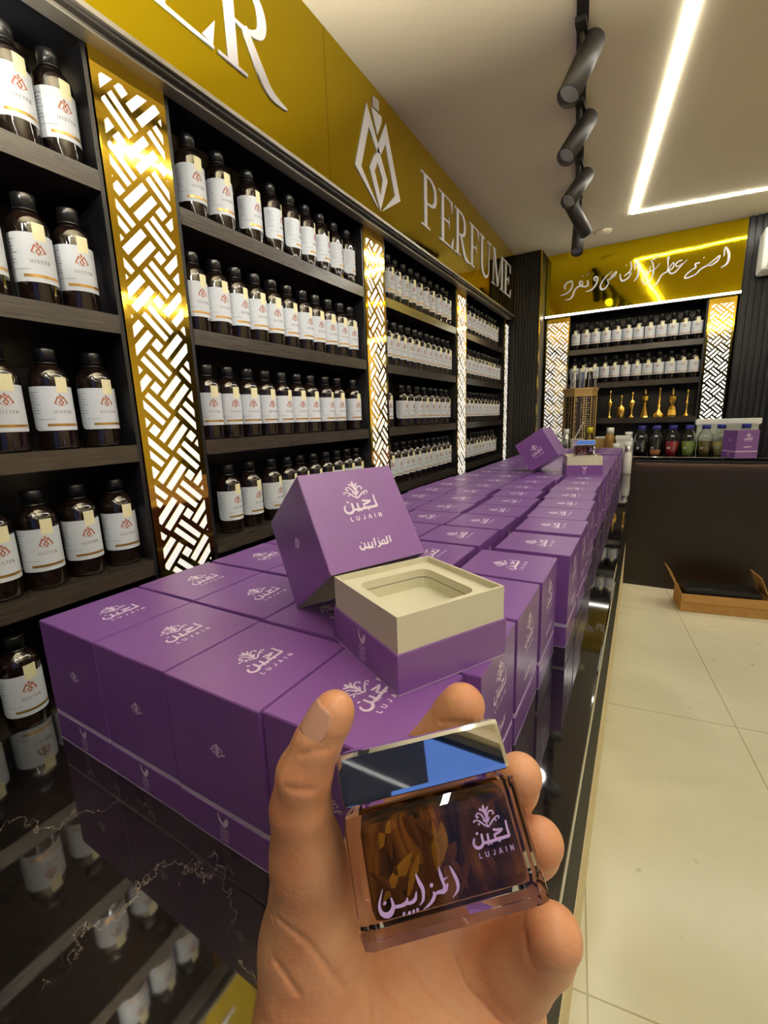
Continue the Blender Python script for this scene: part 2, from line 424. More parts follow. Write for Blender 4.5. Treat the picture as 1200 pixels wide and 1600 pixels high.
SGN=[[[0.3544,1.3747,0.0056],[0.3478,1.4002,0.0084],[0.3713,1.4234,0.0084],[0.4011,1.4239,0.00746],[0.402,1.3835,0.0084],[0.3695,1.3452,0.00653],[0.3203,1.3352,0.00187]],[[0.4746,1.4489,0.00653],[0.4771,1.4511,0.00653]],[[0.4766,1.4115,0.00653],[0.4578,1.4146,0.00746],[0.4589,1.3931,0.00653],[0.4778,1.3874,0.00653],[0.4739,1.412,0.00466]],[[0.4781,1.382,0.00653],[0.4489,1.3814,0.00746],[0.4232,1.3586,0.00746],[0.4089,1.3176,0.0084],[0.388,1.2989,0.00653],[0.3524,1.2987,0.00187]],[[0.5107,1.4139,0.00746],[0.5165,1.3839,0.0084],[0.4971,1.3726,0.00746],[0.4702,1.3806,0.0056]],[[0.5033,1.453,0.00653],[0.5061,1.4505,0.00653]],[[0.516,1.4603,0.00653],[0.5238,1.4616,0.0028]],[[0.5606,1.4057,0.0056],[0.5569,1.4246,0.0084],[0.5721,1.4299,0.0084],[0.5818,1.4126,0.00933],[0.5702,1.3726,0.00746],[0.5407,1.343,0.00746],[0.5016,1.3368,0.00187]],[[0.5606,1.4057,0.0056],[0.5733,1.4088,0.0056]],[[0.6772,1.4507,0.00233],[0.6342,1.4143,0.00466],[0.6062,1.372,0.00653],[0.6081,1.3403,0.00933],[0.6338,1.3363,0.0084],[0.6572,1.369,0.00466],[0.6505,1.396,0.00466],[0.6705,1.3979,0.0056],[0.6768,1.4174,0.0056],[0.7073,1.4455,0.0028],[0.6991,1.4188,0.0056],[0.6752,1.4023,0.00466]],[[0.7334,1.4232,0.00373],[0.7382,1.3866,0.00653],[0.7564,1.3709,0.0084],[0.7894,1.3883,0.0056],[0.8029,1.4163,0.00466],[0.7778,1.4156,0.00466],[0.7618,1.4005,0.00373]],[[0.769,1.4752,0.00653],[0.7721,1.4726,0.00653]],[[0.7966,1.4953,0.00373],[0.8037,1.4615,0.00653],[0.7985,1.4322,0.0056],[0.7803,1.4152,0.00466]],[[0.8248,1.4327,0.00373],[0.8272,1.4673,0.00653],[0.8335,1.4786,0.0056],[0.851,1.4331,0.00933],[0.8494,1.3883,0.00746],[0.8254,1.356,0.00187]],[[0.9325,1.4706,0.00513],[0.9471,1.4205,0.00513],[0.9405,1.3634,0.00599],[0.9081,1.3286,0.00684],[0.8845,1.3405,0.00684],[0.8821,1.3731,0.00513],[0.9078,1.4009,0.00428],[0.9515,1.4145,0.00342],[0.9823,1.4484,0.00171]],[[0.9245,1.4773,0.00342],[0.9558,1.4873,0.00342],[0.9882,1.4979,0.00214]],[[0.8943,1.4138,0.00342],[0.9041,1.4175,0.00342],[0.9162,1.3888,0.00342],[0.9248,1.4403,0.00342]],[[1.0389,1.3888,0.00513],[0.9992,1.3693,0.00599],[0.9781,1.3252,0.00684],[0.9551,1.3023,0.00513],[0.9201,1.3025,0.00171]],[[1.0208,1.4649,0.00214],[1.0347,1.483,0.00599],[1.0314,1.4525,0.00513],[1.0353,1.4155,0.00513],[1.0316,1.39,0.00428]],[[1.0363,1.3918,0.00428],[1.057,1.4324,0.00428],[1.0686,1.4354,0.00428],[1.064,1.4052,0.00428],[1.0389,1.3888,0.00342]],[[1.0389,1.3888,0.00513],[1.0523,1.3718,0.00684],[1.0762,1.3719,0.00599],[1.1069,1.4028,0.00428],[1.1454,1.4445,0.00171]],[[1.1173,1.4461,0.00513],[1.0875,1.4372,0.00513],[1.0815,1.4125,0.00513],[1.106,1.4133,0.00428],[1.119,1.4263,0.00257]],[[1.2397,1.4397,0.00684],[1.2435,1.437,0.00684]],[[1.2197,1.4107,0.00513],[1.1949,1.4065,0.00599],[1.1992,1.3839,0.00599],[1.1751,1.3703,0.00513],[1.1449,1.342,0.00513],[1.144,1.3251,0.00684],[1.1695,1.3276,0.00513],[1.2052,1.3421,0.00428],[1.2303,1.3683,0.00599],[1.2691,1.3892,0.00513],[1.3065,1.4174,0.00513],[1.3313,1.4351,0.00599],[1.319,1.4026,0.00599],[1.2832,1.3816,0.00513],[1.2622,1.3904,0.00342]],[[1.354,1.4259,0.00428],[1.3539,1.4628,0.00599],[1.3595,1.4813,0.00599],[1.3788,1.4384,0.01027],[1.3797,1.394,0.00941],[1.368,1.3714,0.00684],[1.3422,1.3571,0.00214]]]
LOGO = [[(-2.1587, 1.6004), (-2.1163, 1.6034), (-2.1187, 1.5692), (-2.1633, 1.5644)], [(-2.1747, 1.556), (-2.0991, 1.5612), (-2.0991, 1.5423), (-2.1347, 1.485)],
        [(-2.209, 1.5529), (-2.1336, 1.4533), (-2.139, 1.4245), (-2.1989, 1.4841), (-2.263, 1.3283), (-2.1457, 1.2355), (-2.1493, 1.2327), (-2.3048, 1.3169)],
        [(-2.139, 1.4245), (-2.1336, 1.4533), (-2.0665, 1.5546), (-1.9553, 1.3223), (-2.115, 1.2304), (-2.0022, 1.3269), (-2.0734, 1.4827), (-2.1117, 1.4286)],
        [(-2.1597, 1.4128), (-2.1414, 1.391), (-2.1654, 1.3516), (-2.1255, 1.2794), (-2.1036, 1.3458), (-2.1535, 1.4066), (-2.1341, 1.4472), (-2.064, 1.3532), (-2.1292, 1.2272), (-2.2029, 1.3498)]]
GL = {  # roman letters with serifs, height 1
    'P': [[(.2, 0, .13), (.2, 1, .13)], [(.02, .015, .03), (.38, .015, .03)], [(.02, .985, .03), (.45, .985, .03)], [(.25, .985, .03), (.45, .97, .05), (.6, .88, .1), (.64, .73, .13), (.6, .58, .1), (.45, .49, .05), (.25, .475, .03)]],
    'E': [[(.2, 0, .13), (.2, 1, .13)], [(.02, .985, .03), (.66, .985, .03)], [(.62, .96, .09), (.67, .76, 0)], [(.25, .5, .035), (.5, .5, .035)], [(.5, .63, 0), (.5, .5, .04), (.5, .37, 0)], [(.02, .015, .03), (.7, .015, .03)], [(.64, .04, .12), (.73, .28, 0)]],
    'F': [[(.2, 0, .13), (.2, 1, .13)], [(.02, .985, .03), (.66, .985, .03)], [(.62, .96, .09), (.67, .76, 0)], [(.25, .5, .035), (.5, .5, .035)], [(.5, .63, 0), (.5, .5, .04), (.5, .37, 0)], [(.02, .015, .03), (.38, .015, .03)]],
    'U': [[(.18, 1, .12), (.18, .35, .12), (.24, .12, .11), (.42, .01, .07), (.62, .09, .05), (.7, .3, .04), (.7, 1, .04)], [(.02, .985, .03), (.36, .985, .03)], [(.55, .985, .03), (.85, .985, .03)]],
    'M': [[(.13, 0, .04), (.13, 1, .04)], [(.17, 1, .12), (.5, .04, .1)], [(.5, .03, .04), (.83, 1, .04)], [(.87, 0, .12), (.87, 1, .12)], [(.0, .015, .03), (.27, .015, .03)], [(.72, .015, .03), (1.02, .015, .03)], [(.02, .985, .03), (.2, .985, .03)], [(.8, .985, .03), (1.02, .985, .03)]],
    'I': [[(.18, 0, .13), (.18, 1, .13)], [(.02, .015, .03), (.35, .015, .03)], [(.02, .985, .03), (.35, .985, .03)]],
    'X': [[(.12, 1, .13), (.68, 0, .13)], [(.66, 1, .04), (.12, 0, .04)], [(.0, .015, .03), (.26, .015, .03)], [(.52, .015, .03), (.82, .015, .03)], [(0, .985, .03), (.26, .985, .03)], [(.54, .985, .03), (.8, .985, .03)]],
    'T': [[(.38, 0, .13), (.38, 1, .13)], [(.0, .985, .03), (.76, .985, .03)], [(.04, .96, .08), (.0, .76, 0)], [(.72, .96, .08), (.76, .76, 0)], [(.2, .015, .03), (.56, .015, .03)]],
}
GL['R'] = GL['P'] + [[(.38, .5, .09), (.58, .17, .13), (.72, .03, .1), (.95, .0, .02)]]
SANS = {'L': [[(.1, 1, .2), (.1, 0, .2)], [(0, .1, .2), (.6, .1, .2)]], 'U': [[(.1, 1, .2), (.1, .35, .2), (.2, .13, .2), (.4, .1, .2), (.6, .13, .2), (.7, .35, .2), (.7, 1, .2)]],
        'J': [[(.5, 1, .2), (.5, .3, .2), (.4, .12, .2), (.2, .1, .2), (.05, .25, .18)]], 'A': [[(.05, 0, .2), (.38, 1, .2)], [(.38, 1, .2), (.72, 0, .2)], [(.15, .3, .16), (.6, .3, .16)]],
        'I': [[(.1, 0, .2), (.1, 1, .2)]], 'N': [[(.1, 0, .2), (.1, 1, .2)], [(.1, 1, .2), (.62, 0, .2)], [(.65, 0, .2), (.65, 1, .2)]]}


def word(mb, s, x, y, h, m, fn, gl, step=None, depth=0, total=None, sub=3):
    ws = {'P': .72, 'E': .76, 'R': .85, 'F': .7, 'U': .86, 'M': 1.08, 'I': .4, 'X': .84, 'T': .78} if gl is GL else {'L': .7, 'U': .95, 'J': .75, 'A': .9, 'I': .35, 'N': .8}
    adv = [ws[c] for c in s]
    gap = ((total / h - sum(adv)) / max(1, len(s) - 1)) if total else .1
    for c, a in zip(s, adv):
        for st in gl[c]:
            ribbon(mb, [(x + q[0] * h, y + q[1] * h, q[2] * h) for q in st], m, fn, sub, depth)
        x += (a + gap) * h


def latin_lujain(mb, m, fn, x0, y0, ww, h, k=1):
    word(mb, 'LUJAIN', x0, y0, h, m, fn, SANS, total=ww)


def brand_block(mb, m, fn, dx=0, dy=0, s=1, full=False):
    g = lambda x, y, d: fn(x * s + dx, y * s + dy, d)
    for k, st in enumerate(ORN + LUJ + (MAZ if full else [])):
        st2 = [(q[0], q[1], q[2] * 1.05) for q in st]
        ribbon(mb, st2, m, lambda x, y, d, k=k: fn(x * s + dx, y * s + dy, d + k * 2e-6), 3)
    latin_lujain(mb, m, g, .0505, .0595, .0455, .0058)


def ornament(mb, m, fn, cx, cy, s):
    for k, st in enumerate(ORN):
        ribbon(mb, [((q[0] - .0631) * s + cx, (q[1] - .098) * s + cy, q[2] * s * 1.1) for q in st], m, fn, 3)


def check(mb, m, fn, cx, cy, s=1):
    """small tick emblem with lines of tiny lettering under it"""
    ribbon(mb, [(cx - .006 * s, cy + .006 * s, .001 * s), (cx - .004 * s, cy - .001 * s, .003 * s), (cx, cy - .005 * s, .003 * s)], m, fn, 3)
    ribbon(mb, [(cx - .001 * s, cy - .006 * s, .004 * s), (cx + .004 * s, cy - .001 * s, .005 * s), (cx + .006 * s, cy + .004 * s, .003 * s)], m, fn, 3)
    rr = random.Random(3)
    for j in range(5):
        y = cy - (.009 + j * .0032) * s
        x = -.0055
        while x < .005:
            l = rr.uniform(.0008, .002)
            ribbon(mb, [((x) * s + cx, y, .0011 * s), ((x + l) * s + cx, y + rr.uniform(-.0006, .0006) * s, .0011 * s)], m, fn, 1)
            x += l + .0007


# ============================================================ ROOM
def slab(name, a, b, m, label=None):
    mb = MB(); mb.box(a, b, m)
    return structure(mb.build(name))


mb = MB(); Mr = Matrix.Rotation(math.radians(6.8), 4, 'Z')
mb.box((-4, -6, -.05), (6, 6, 0), tile)
o = mb.build('floor'); structure(o)
o.rotation_euler = (0, 0, math.radians(6.8))
# put the joints where the photograph has them
o.location = (0, 0, 0)
FLOOR = o
slab('ceiling', (-.9, -5.1, ZC), (5.0, .8, ZC + .1), ceil_m)
slab('wall_left', (-.55, -5.6, 0), (-.45, .8, ZC), wall_m)
slab('wall_back', (-.55, .45, 0), (4.6, .55, ZC), black)
slab('wall_right', (4.4, -5.6, 0), (4.5, .45, ZC), wall_m)
slab('wall_front', (-.55, -5.1, 0), (.2, -5.0, ZC), wall_m)
slab('wall_front.001', (3.9, -5.1, 0), (4.5, -5.0, ZC), wall_m)
slab('wall_front.002', (.2, -5.1, ZC - .06), (3.9, -5.0, ZC), wall_m)
mb = MB()
for x in (.2, 1.42, 2.65, 3.86):
    mb.box((x, -5.07, 0), (x + .04, -5.03, ZC - .07), black_matt)
mb.box((.2, -5.07, 0), (3.9, -5.03, .06), black_matt); mb.box((.2, -5.07, ZC - .11), (3.9, -5.03, ZC - .07), black_matt)
slab('wall_added_for_reflection', (-6, -10.0, -.05), (5.1, -9.5, 12), blackface)  # added unseen dark mass that darkens part of the chrome cap's reflection
wn = structure(mb.build('window_1'))
mb = MB(); mb.box((.24, -5.053, .06), (3.86, -5.047, ZC - .11), glass)
mb.build('pane', wn)

# pier with vertical slats between left wall and back wall
mb = MB(); mb.box((-.05, .06, 0), (0.0, .45, ZC), black_matt); mb.box((0, .012, 0), (.2, .45, ZC), black_matt)
x = .004
while x < .195:
    mb.box((x, .0, 0), (x + .013, .013, ZC), black_matt); x += .0235
mb.box((.2, -.002, 0), (.207, .45, ZC), black_matt)
structure(mb.build('wall_pier'))
mb = MB(); mb.box((.2, -.006, 0), (.2085, -.0015, ZC), gold2)
structure(mb.build('trim_pier'))
# slatted wall to the right of the sign
mb = MB(); mb.box((1.468, .19, 0), (4.4, .45, ZC), black)
x = 1.475
while x < 4.3:
    mb.box((x, .172, 0), (x + .02, .191, ZC), black); x += .036
structure(mb.build('wall_slatted'))
# filler behind the header sign and back shelves
slab('wall_header', (.207, .20, H + 1.19), (1.468, .449, ZC), black)

# ceiling light strip (rectangle turned with the floor grid)
co = Vector((.812, -.335)); dy = Vector((.1187, -.993)).normalized(); dx = Vector((.993, .1187)).normalized()
LW, LX, LY = .021, 2.5, 4.3
t = empty('ceiling_light_strip', (co.x, co.y, ZC), label='white LED light strip forming a long rectangle on the ceiling', cat='ceiling light')
def strip(name, p, q, wd, m, z0, z1, parent=None):
    p = Vector(p); q = Vector(q); d = (q - p).normalized(); nn = Vector((-d.y, d.x)) * wd / 2
    mb = MB(); base = parent.location if parent else Vector((0, 0, 0))
    c = [(p + nn), (q + nn), (q - nn), (p - nn)]
    vs = [(v.x - base.x, v.y - base.y, z0 - base.z) for v in c] + [(v.x - base.x, v.y - base.y, z1 - base.z) for v in c]
    mb.add(vs, [(0, 1, 2, 3), (7, 6, 5, 4), (0, 4, 5, 1), (1, 5, 6, 2), (2, 6, 7, 3), (3, 7, 4, 0)], m)
    return mb.build(name, parent)
c0 = co; c1 = co + dy * LY; c2 = c1 + dx * LX; c3 = co + dx * LX
for p, q in ((c0 - dy * LW / 2, c1), (c0, c3), (c1, c2), (c3, c2)):
    strip('light_bar', p, q, LW, led, ZC - .0045, ZC - .0005, t)

# ceiling track with five spotlights
tr0 = Vector((.712 + .1228 * 2.2, -4.31)); tr1 = Vector((.497, -.36))
tk = empty('lighting_track', (tr1.x, tr1.y, ZC), label='long black lighting track running along the ceiling', cat='lighting track')
strip('rail', tr0, tr1, .034, black_matt, ZC - .022, ZC - .0005, tk)


def spotlight(a, b, label, on=True, px=None):
    a = Vector(a); b = Vector(b); mid = a.lerp(b, .4)
    tx = .712 - .1228 * (mid.y + 2.11) if px is None else px
    r_ = empty('track_spotlight', (tx, mid.y, ZC - .022), label=label, cat='spotlight', group='black spotlights on the ceiling track')
    L = r_.location
    mb = MB(); mb.box((-.016, -.05, -.016), (.016, .05, 0), black_matt)
    mb.tube((0, 0, -.016), (mid - L), .007, black_matt)
    mb.build('bracket', r_)
    d = (b - a); ln = d.length
    M = Matrix.Translation(a - L) @ d.to_track_quat('Z', 'Y').to_matrix().to_4x4()
    mb = MB(); mb.lathe([(.0, 0), (.032, 0), (.035, .003), (.035, ln), (.032, ln), (.031, ln - .02), (.0, ln - .02)], black_matt, 32, M)
    # flat caps read as smooth otherwise
    mb.build('lamp_body', r_)
    mb = MB(); mb.lathe([(.031, ln - .012), (.02, ln - .015), (0, ln - .016)], silver, 24, M)
    mb.build('reflector', r_)
    ld = bpy.data.lights.new('spot_lamp', 'SPOT'); ld.energy = SPOT if on else SPOT * .25; ld.spot_size = 1.2; ld.spot_blend = .9; ld.shadow_soft_size = .03; ld.color = (1, .99, .97)
    lo = bpy.data.objects.new('spot_lamp', ld); COL.objects.link(lo); lo.parent = r_
    lo.matrix_local = Matrix.Translation((b - L) + d.normalized() * .004) @ (-d).to_track_quat('Z', 'Y').to_matrix().to_4x4()
    return r_


Zs = lambda p: (p[0], p[1], p[2] + H)
SP = [((.7353, -1.9993, 1.5974), (.6799, -2.1092, 1.4026), 'black track spotlight nearest the camera, its pale lens showing'),
      ((.6834, -1.5978, 1.5889), (.6194, -1.729, 1.4111), 'second black track spotlight from the camera, tilted to the shelves'),
      ((.6305, -1.1426, 1.5813), (.5683, -1.293, 1.4187), 'third black track spotlight from the camera, tilted to the shelves'),
      ((.5225, -.93, 1.56), (.5967, -.78, 1.43), 'fourth black track spotlight, turned the other way from its neighbours'),
      ((.512, -.44, 1.60), (.5228, -.55, 1.41), 'fifth black track spotlight, hanging at the far end of the track')]
for i, (a, b, l) in enumerate(SP):
    spotlight(Zs(a), Zs(b), l, on=False)
# added lamps on the unseen stretch of track, to light the shelves
for i, (y, bx_, by_) in enumerate(((-4.15, -.30, .22), (-3.75, -.36, .25), (-2.75, -.35, .1))):
    tx = .712 - .1228 * (y + 2.11)
    d = Vector((bx_, by_, -.30)).normalized() * .23
    a = Vector((tx + .02, y - .03, ZC - .075)); 
    spotlight(a, a + d, 'added unseen track spotlight above and behind the camera, %s from the near end' % ORD[i], on=True)

# added linear uplight, unseen above the photographer, put in to brighten the ceiling
up = mat('added_uplight', (1, 1, 1, 1), .4, emit=(1, .93, .80, 1), es=UPL)
for (p, q, lb) in (((.12, -3.62), (1.42, -3.465), 'added black suspended uplight, unseen above the photographer, brightening the ceiling'),):
    p = Vector(p); q = Vector(q); m_ = (p + q) / 2; an = math.atan2(q.y - p.y, q.x - p.x); hl = (q - p).length / 2
    t = empty('added_ceiling_uplight', (m_.x, m_.y, ZC - .70), an, label=lb, cat='added uplight')
    mb = MB(); mb.box((-hl, -.03, 0), (hl, -.025, .05), black_matt); mb.box((-hl, .025, 0), (hl, .03, .05), black_matt); mb.box((-hl, -.025, 0), (hl, .025, .012), black_matt)
    mb.build('housing', t)
    mb = MB(); mb.box((-hl + .005, -.0245, .0125), (hl - .005, .0245, .03), up); mb.build('diffuser', t)
    for s_ in (-1, 1):
        mb = MB(); mb.tube((s_ * hl * .8, 0, .03), (s_ * hl * .8, 0, .699), .0015, black_matt, 8); mb.build('suspension_wire', t)

# smoke detector
mb = MB(); mb.lathe([(0, -.022), (.045, -.02), (.058, -.008), (.058, 0)], ceil_m, 32)
o = mb.build('smoke_detector', loc=(.625, -.12, ZC)); tag(o, 'round flat smoke detector on the ceiling before the gold sign', 'smoke detector')

# ============================================================ LEFT WALL SHELVES
XS = -.046
SHZ = [.945, .668, .39, .115, -.162]
TH = .038
ROWN = ['top', 'second', 'third', 'fourth', 'bottom']
LAT = [(-3.211, -3.042), (-2.189, -2.024), (-1.151, -.983), (-.078, .045)]
BAY = [(-4.15, -3.211), (-3.042, -2.189), (-2.024, -1.151), (-.983, -.078)]
BN = ['nearest bay', 'second bay', 'third bay', 'farthest bay']
BD = ['open shelving bay at the left, nearest the camera', 'open shelving bay between the first and second gold lattice', 'open shelving bay between the second and third gold lattice', 'farthest open shelving bay, next to the slatted pier']
for (y0, y1), d in zip(BAY, BD):
    t = empty('shelving_unit', (XS, (y0 + y1) / 2, 0), label='black ' + d, cat='shelves', group='open shelving bays on the left wall')
    hw = (y1 - y0) / 2 - .001
    mb = MB(); mb.box((-.24, -hw, 0), (-.2255, hw, H + 1.168), black); mb.build('back_panel', t)
    for q in ((-hw, -hw + .009), (hw - .009, hw)):
        mb = MB(); mb.box((-.225, q[0], 0), (-.001, q[1], H + 1.168), black); mb.build('side_panel', t)
    mb = MB(); mb.box((-.225, -hw + .0095, 0), (-.004, hw - .0095, H - .42), black); mb.build('lower_cabinet', t)
    for z in SHZ:
        mb = MB(); mb.box((-.225, -hw + .0095, H + z - TH), (0, hw - .0095, H + z), shelf_m); mb.build('shelf', t)
# lattice pattern (pinwheel weave) -------------------------------------------------


def clip_poly(poly, x0, x1, y0, y1):
    def cl(p, f, g):
        out = []
        for i in range(len(p)):
            a, b = p[i - 1], p[i]
            fa, fb = f(a), f(b)
            if fb >= 0:
                if fa < 0:
                    out.append(g(a, b, fa, fb))
                out.append(b)
            elif fa >= 0:
                out.append(g(a, b, fa, fb))
        return out
    g = lambda a, b, fa, fb: (a[0] + (b[0] - a[0]) * fa / (fa - fb), a[1] + (b[1] - a[1]) * fa / (fa - fb))
    for f in (lambda q: q[0] - x0, lambda q: x1 - q[0], lambda q: q[1] - y0, lambda q: y1 - q[1]):
        poly = cl(poly, f, g)
        if len(poly) < 3:
            return []
    return poly


def lattice_polys(w_, h_, u=.0275, bw=.60, off=(0, 0)):
    """bars and squares inside w x h"""
    res = []
    c = math.cos(PI / 4 + .02); s_ = math.sin(PI / 4 + .02)
    e = (1 - bw) / 2
    for i in range(-40, 90):
        for j in range(-60, 60):
            ox, oy = 3 * i - 2 * j, 2 * i + 3 * j
            rects = [(0 + e, 0 + e, 3 - e, 1 - e), (e, 1 + e, 3 - e, 2 - e), (-2 + .34, e, -1 - .18, 3 - e), (-1 + .18, e, -.34, 3 - e), (.12, 2 + .12, 1 - .12, 3 - .12)]
            for a, b, c_, d_ in rects:
                q = [(a + ox, b + oy), (c_ + ox, b + oy), (c_ + ox, d_ + oy), (a + ox, d_ + oy)]
                q = [((x * c - y * s_) * u + off[0], (x * s_ + y * c) * u + off[1]) for x, y in q]
                cx = sum(x for x, y in q) / 4; cy = sum(y for x, y in q) / 4
                if -.05 < cx < w_ + .05 and -.05 < cy < h_ + .05:
                    q = clip_poly(q, 0, w_, 0, h_)
                    if len(q) >= 3:
                        res.append(q)
    return res


def lattice(name, fn, w_, h_, label, group, lit, mx, plate, u=.0275, margin=.017):
    """fn(s, z, out) -> local point; plate() adds the gold sheet"""
    t = empty(name, mx, label=label, cat='lattice panel', group=group)
    mb = MB(); plate(mb); mb.build('gold_panel', t)
    mb = MB()
    for q in lattice_polys(w_ - 2 * margin, h_ - 2 * margin - .03, u):
        polyface(mb, [(x + margin, y + margin) for x, y in q], lit, fn, .0012)
    mb.build('lit_cutouts', t)
    return t


for i, (y0, y1) in enumerate(LAT):
    w_ = y1 - y0
    zb = H - .55
    hh = H + 1.179 - zb
    lattice('lattice_panel', lambda s_, z, d: (d, s_, z), w_, hh,
            ['backlit gold lattice panel nearest the camera', 'second backlit gold lattice panel from the camera', 'third backlit gold lattice panel from the camera', 'farthest backlit gold lattice panel, beside the slatted pier'][i],
            'gold lattice panels on the left wall', lit_white if i < 2 else lit_lat2, (XS + .002, y0, zb), lambda mb, w_=w_, hh=hh: mb.box((-.18, .0015, 0), (0, w_ - .0015, hh), gold2))
mb = MB(); mb.box((-.17, -4.2, H + 1.1795), (-.004, .05, ZC), black)
structure(mb.build('wall_soffit'))
# gold sign fascia, in three lengths
for i, (y0, y1) in enumerate(((-4.2, -2.4575), (-2.4560, -.9605), (-.959, -.0015))):
    mb = MB(); mb.box((-.003, y0, H + 1.197), (0, y1, ZC - .002), gold)
    o = mb.build('gold_sign'); tag(o, ['gold mirror sign panel nearest the camera, carrying the large letters', 'middle gold mirror sign panel carrying the white bottle emblem', 'far gold mirror sign panel carrying the last letters'][i], 'sign', 'gold sign panels above the shelves')
mb = MB()
mb.box((-.03, -4.2, H + 1.187), (.012, .0, H + 1.197), alu)
mb.box((-.03, -4.2, H + 1.179), (.004, .0, H + 1.187), black_matt)
mb.box((-.046, -4.2, H + 1.170), (-.01, .0, H + 1.179), alu)
structure(mb.build('trim_1'))
# letters
fnL = lambda x, y, d: (d, x, y)
for s_, lst in (('P', -1.745), ('E', -1.54), ('R', -1.322), ('F', -1.08), ('U', -.885), ('M', -.61), ('E', -.315), ('M', -4.02), ('I', -3.72), ('X', -3.58), ('T', -3.345), ('E', -3.125), ('R', -2.915)):
    mb = MB(); k = .29 if s_ in 'EUM' else .265
    for j, st in enumerate(GL[s_]):
        pts = smooth_pts([tuple(q) for q in st], 4)
        # stretched sideways: work on outlines so that stems keep their width
        ribbon(mb, [(q[0] * k, q[1] * .222, q[2] * .245) for q in pts], sign_white, lambda x, y, d, j=j: (d + (j * 1e-5 if d else 0), x, y), 1, .004)
    o = mb.build('sign_letter', loc=(.0005, lst, H + 1.307))
    word_ = 'near word' if lst < -2.5 else 'far word'
    n_e = {-1.54: 'white letter E, second letter of the far word', -.315: 'white letter E, last letter of the far word', -3.125: 'white letter E of the near word beside the big R', -1.322: 'white letter R, third letter of the far word', -2.915: 'large white letter R ending the near word', -.61: 'white letter M before the last E of the far word', -4.02: 'white letter M starting the near word'}
    tag(o, n_e.get(lst, 'white letter %s of the %s on the gold sign' % (s_, word_)), 'sign letter', 'white letters on the gold sign')
mb = MB()
for q in LOGO:
    polyface(mb, [(a + 2.13, b - 1.4) for a, b in q], sign_white, fnL, .004)
o = mb.build('sign_emblem', loc=(.0005, -2.13, H + 1.4)); tag(o, 'white faceted bottle emblem on the gold sign between the two words', 'emblem')

# ============================================================ BOTTLES
BR = .0352


def bottle_proto():
    t = empty('bottle', label='x', cat='bottle')
    mb = MB()
    mb.lathe([(.030, 0), (.0345, .002), (BR, .006), (BR, .138), (.0335, .148), (.0275, .158), (.019, .166), (.0155, .170), (.0155, .178)], glass_dark, 32)
    a = mb.build('bottle_body', t)
    mb = MB()
    mb.lathe([(.0155, .170), (.0192, .170), (.0192, .196), (.0180, .1985), (0, .1985)], cap_black, 44, rib=.035)
    mb.lathe([(.0170, .168), (.0200, .1685), (.0200, .1712), (.0170, .1712)], cap_black, 32)
    b = mb.build('cap', t)
    mb = MB()
    r0 = BR + .0003
    wr = lambda s_, z, d: ((r0 + d) * math.cos(s_ / r0), (r0 + d) * math.sin(s_ / r0), z)
    def patch(s0, s1, z0, z1, m, d, cut=0):
        n_ = max(2, int(abs(s1 - s0) / .003)); vs = []; fs = []
        for i in range(n_ + 1):
            s_ = s0 + (s1 - s0) * i / n_
            zz0 = z0
            if cut and s_ < s0 + cut:
                zz0 = z0 + (1 - math.sin(math.acos(max(-1, min(1, 1 - (s_ - s0) / cut)))) ) * cut * .55
            vs += [wr(s_, zz0, d), wr(s_, z1, d)]
        fs = [(2 * i, 2 * i + 2, 2 * i + 3, 2 * i + 1) for i in range(n_)]
        mb.add(vs, fs, m, None, True)
    patch(-.066, .050, .038, .124, label_w, 0, .02)
    patch(-.005, .017, .112, .1425, label_y, .0003)
    patch(-.030, .044, .0465, .0515, label_g, .0004)
    for q in LOGO:
        polyface(mb, [((a_ + 2.13) * .075, (b_ - 1.4) * .062 + .096) for a_, b_ in q], label_o, wr, .0004)
    word(mb, 'MIXTER', -.0165, .0715, .0058, label_t, wr, GL, total=.034, depth=.0004, sub=1)
    for k in range(8):
        patch(-.058, -.058 + (.020, .014, .018, .016, .021, .013, .018, .02)[k], .112 - k * .0058, .1128 - k * .0058, label_t, .0004)
    patch(-.05, -.016, .0600, .0606, label_t, .0004)
    c = mb.build('label', t)
    return t, [(a, []), (b, []), (c, [])]


BP, BK = bottle_proto()
used = [False]


def bottle(x, y, z, rz, label, group, s_=1):
    if not used[0]:
        used[0] = True
        z += .0004; BP.location = (x, y, z); BP.rotation_euler = (0, 0, rz); BP['label'] = label; BP['group'] = group
        return BP
    return dup(BP, BK, (x, y, z + .0004), rz, label, group)


ROWS = {
    0: {0: [-3.415, -3.336, -3.259], 1: [-3.43, -3.346, -3.269], 2: [-3.53, -3.445, -3.355, -3.266], 3: [-3.59, -3.502, -3.425, -3.343, -3.259], 4: [-3.59, -3.502, -3.41, -3.32]},
    1: {0: [-2.947, -2.856, -2.745, -2.655, -2.568, -2.487, -2.405, -2.32, -2.238], 1: [-2.975 + k * .0738 for k in range(11)],
        2: [-2.968, -2.893, -2.819, -2.743, -2.667, -2.592, -2.516, -2.433, -2.354, -2.238], 3: [-2.931, -2.843, -2.75, -2.675, -2.602, -2.528, -2.455, -2.383, -2.31, -2.238], 4: [-2.93, -2.83, -2.73]},
    2: {0: [-1.915, -1.84, -1.765, -1.685, -1.606, -1.528, -1.438, -1.357, -1.277, -1.2], 1: [-1.945 + k * .0742 for k in range(11)],
        2: [-1.955, -1.804, -1.72, -1.63, -1.545, -1.46, -1.38, -1.3, -1.218], 3: [-1.95 + k * .0745 for k in range(11)]},
    3: {0: None, 1: None, 2: None, 3: None}}
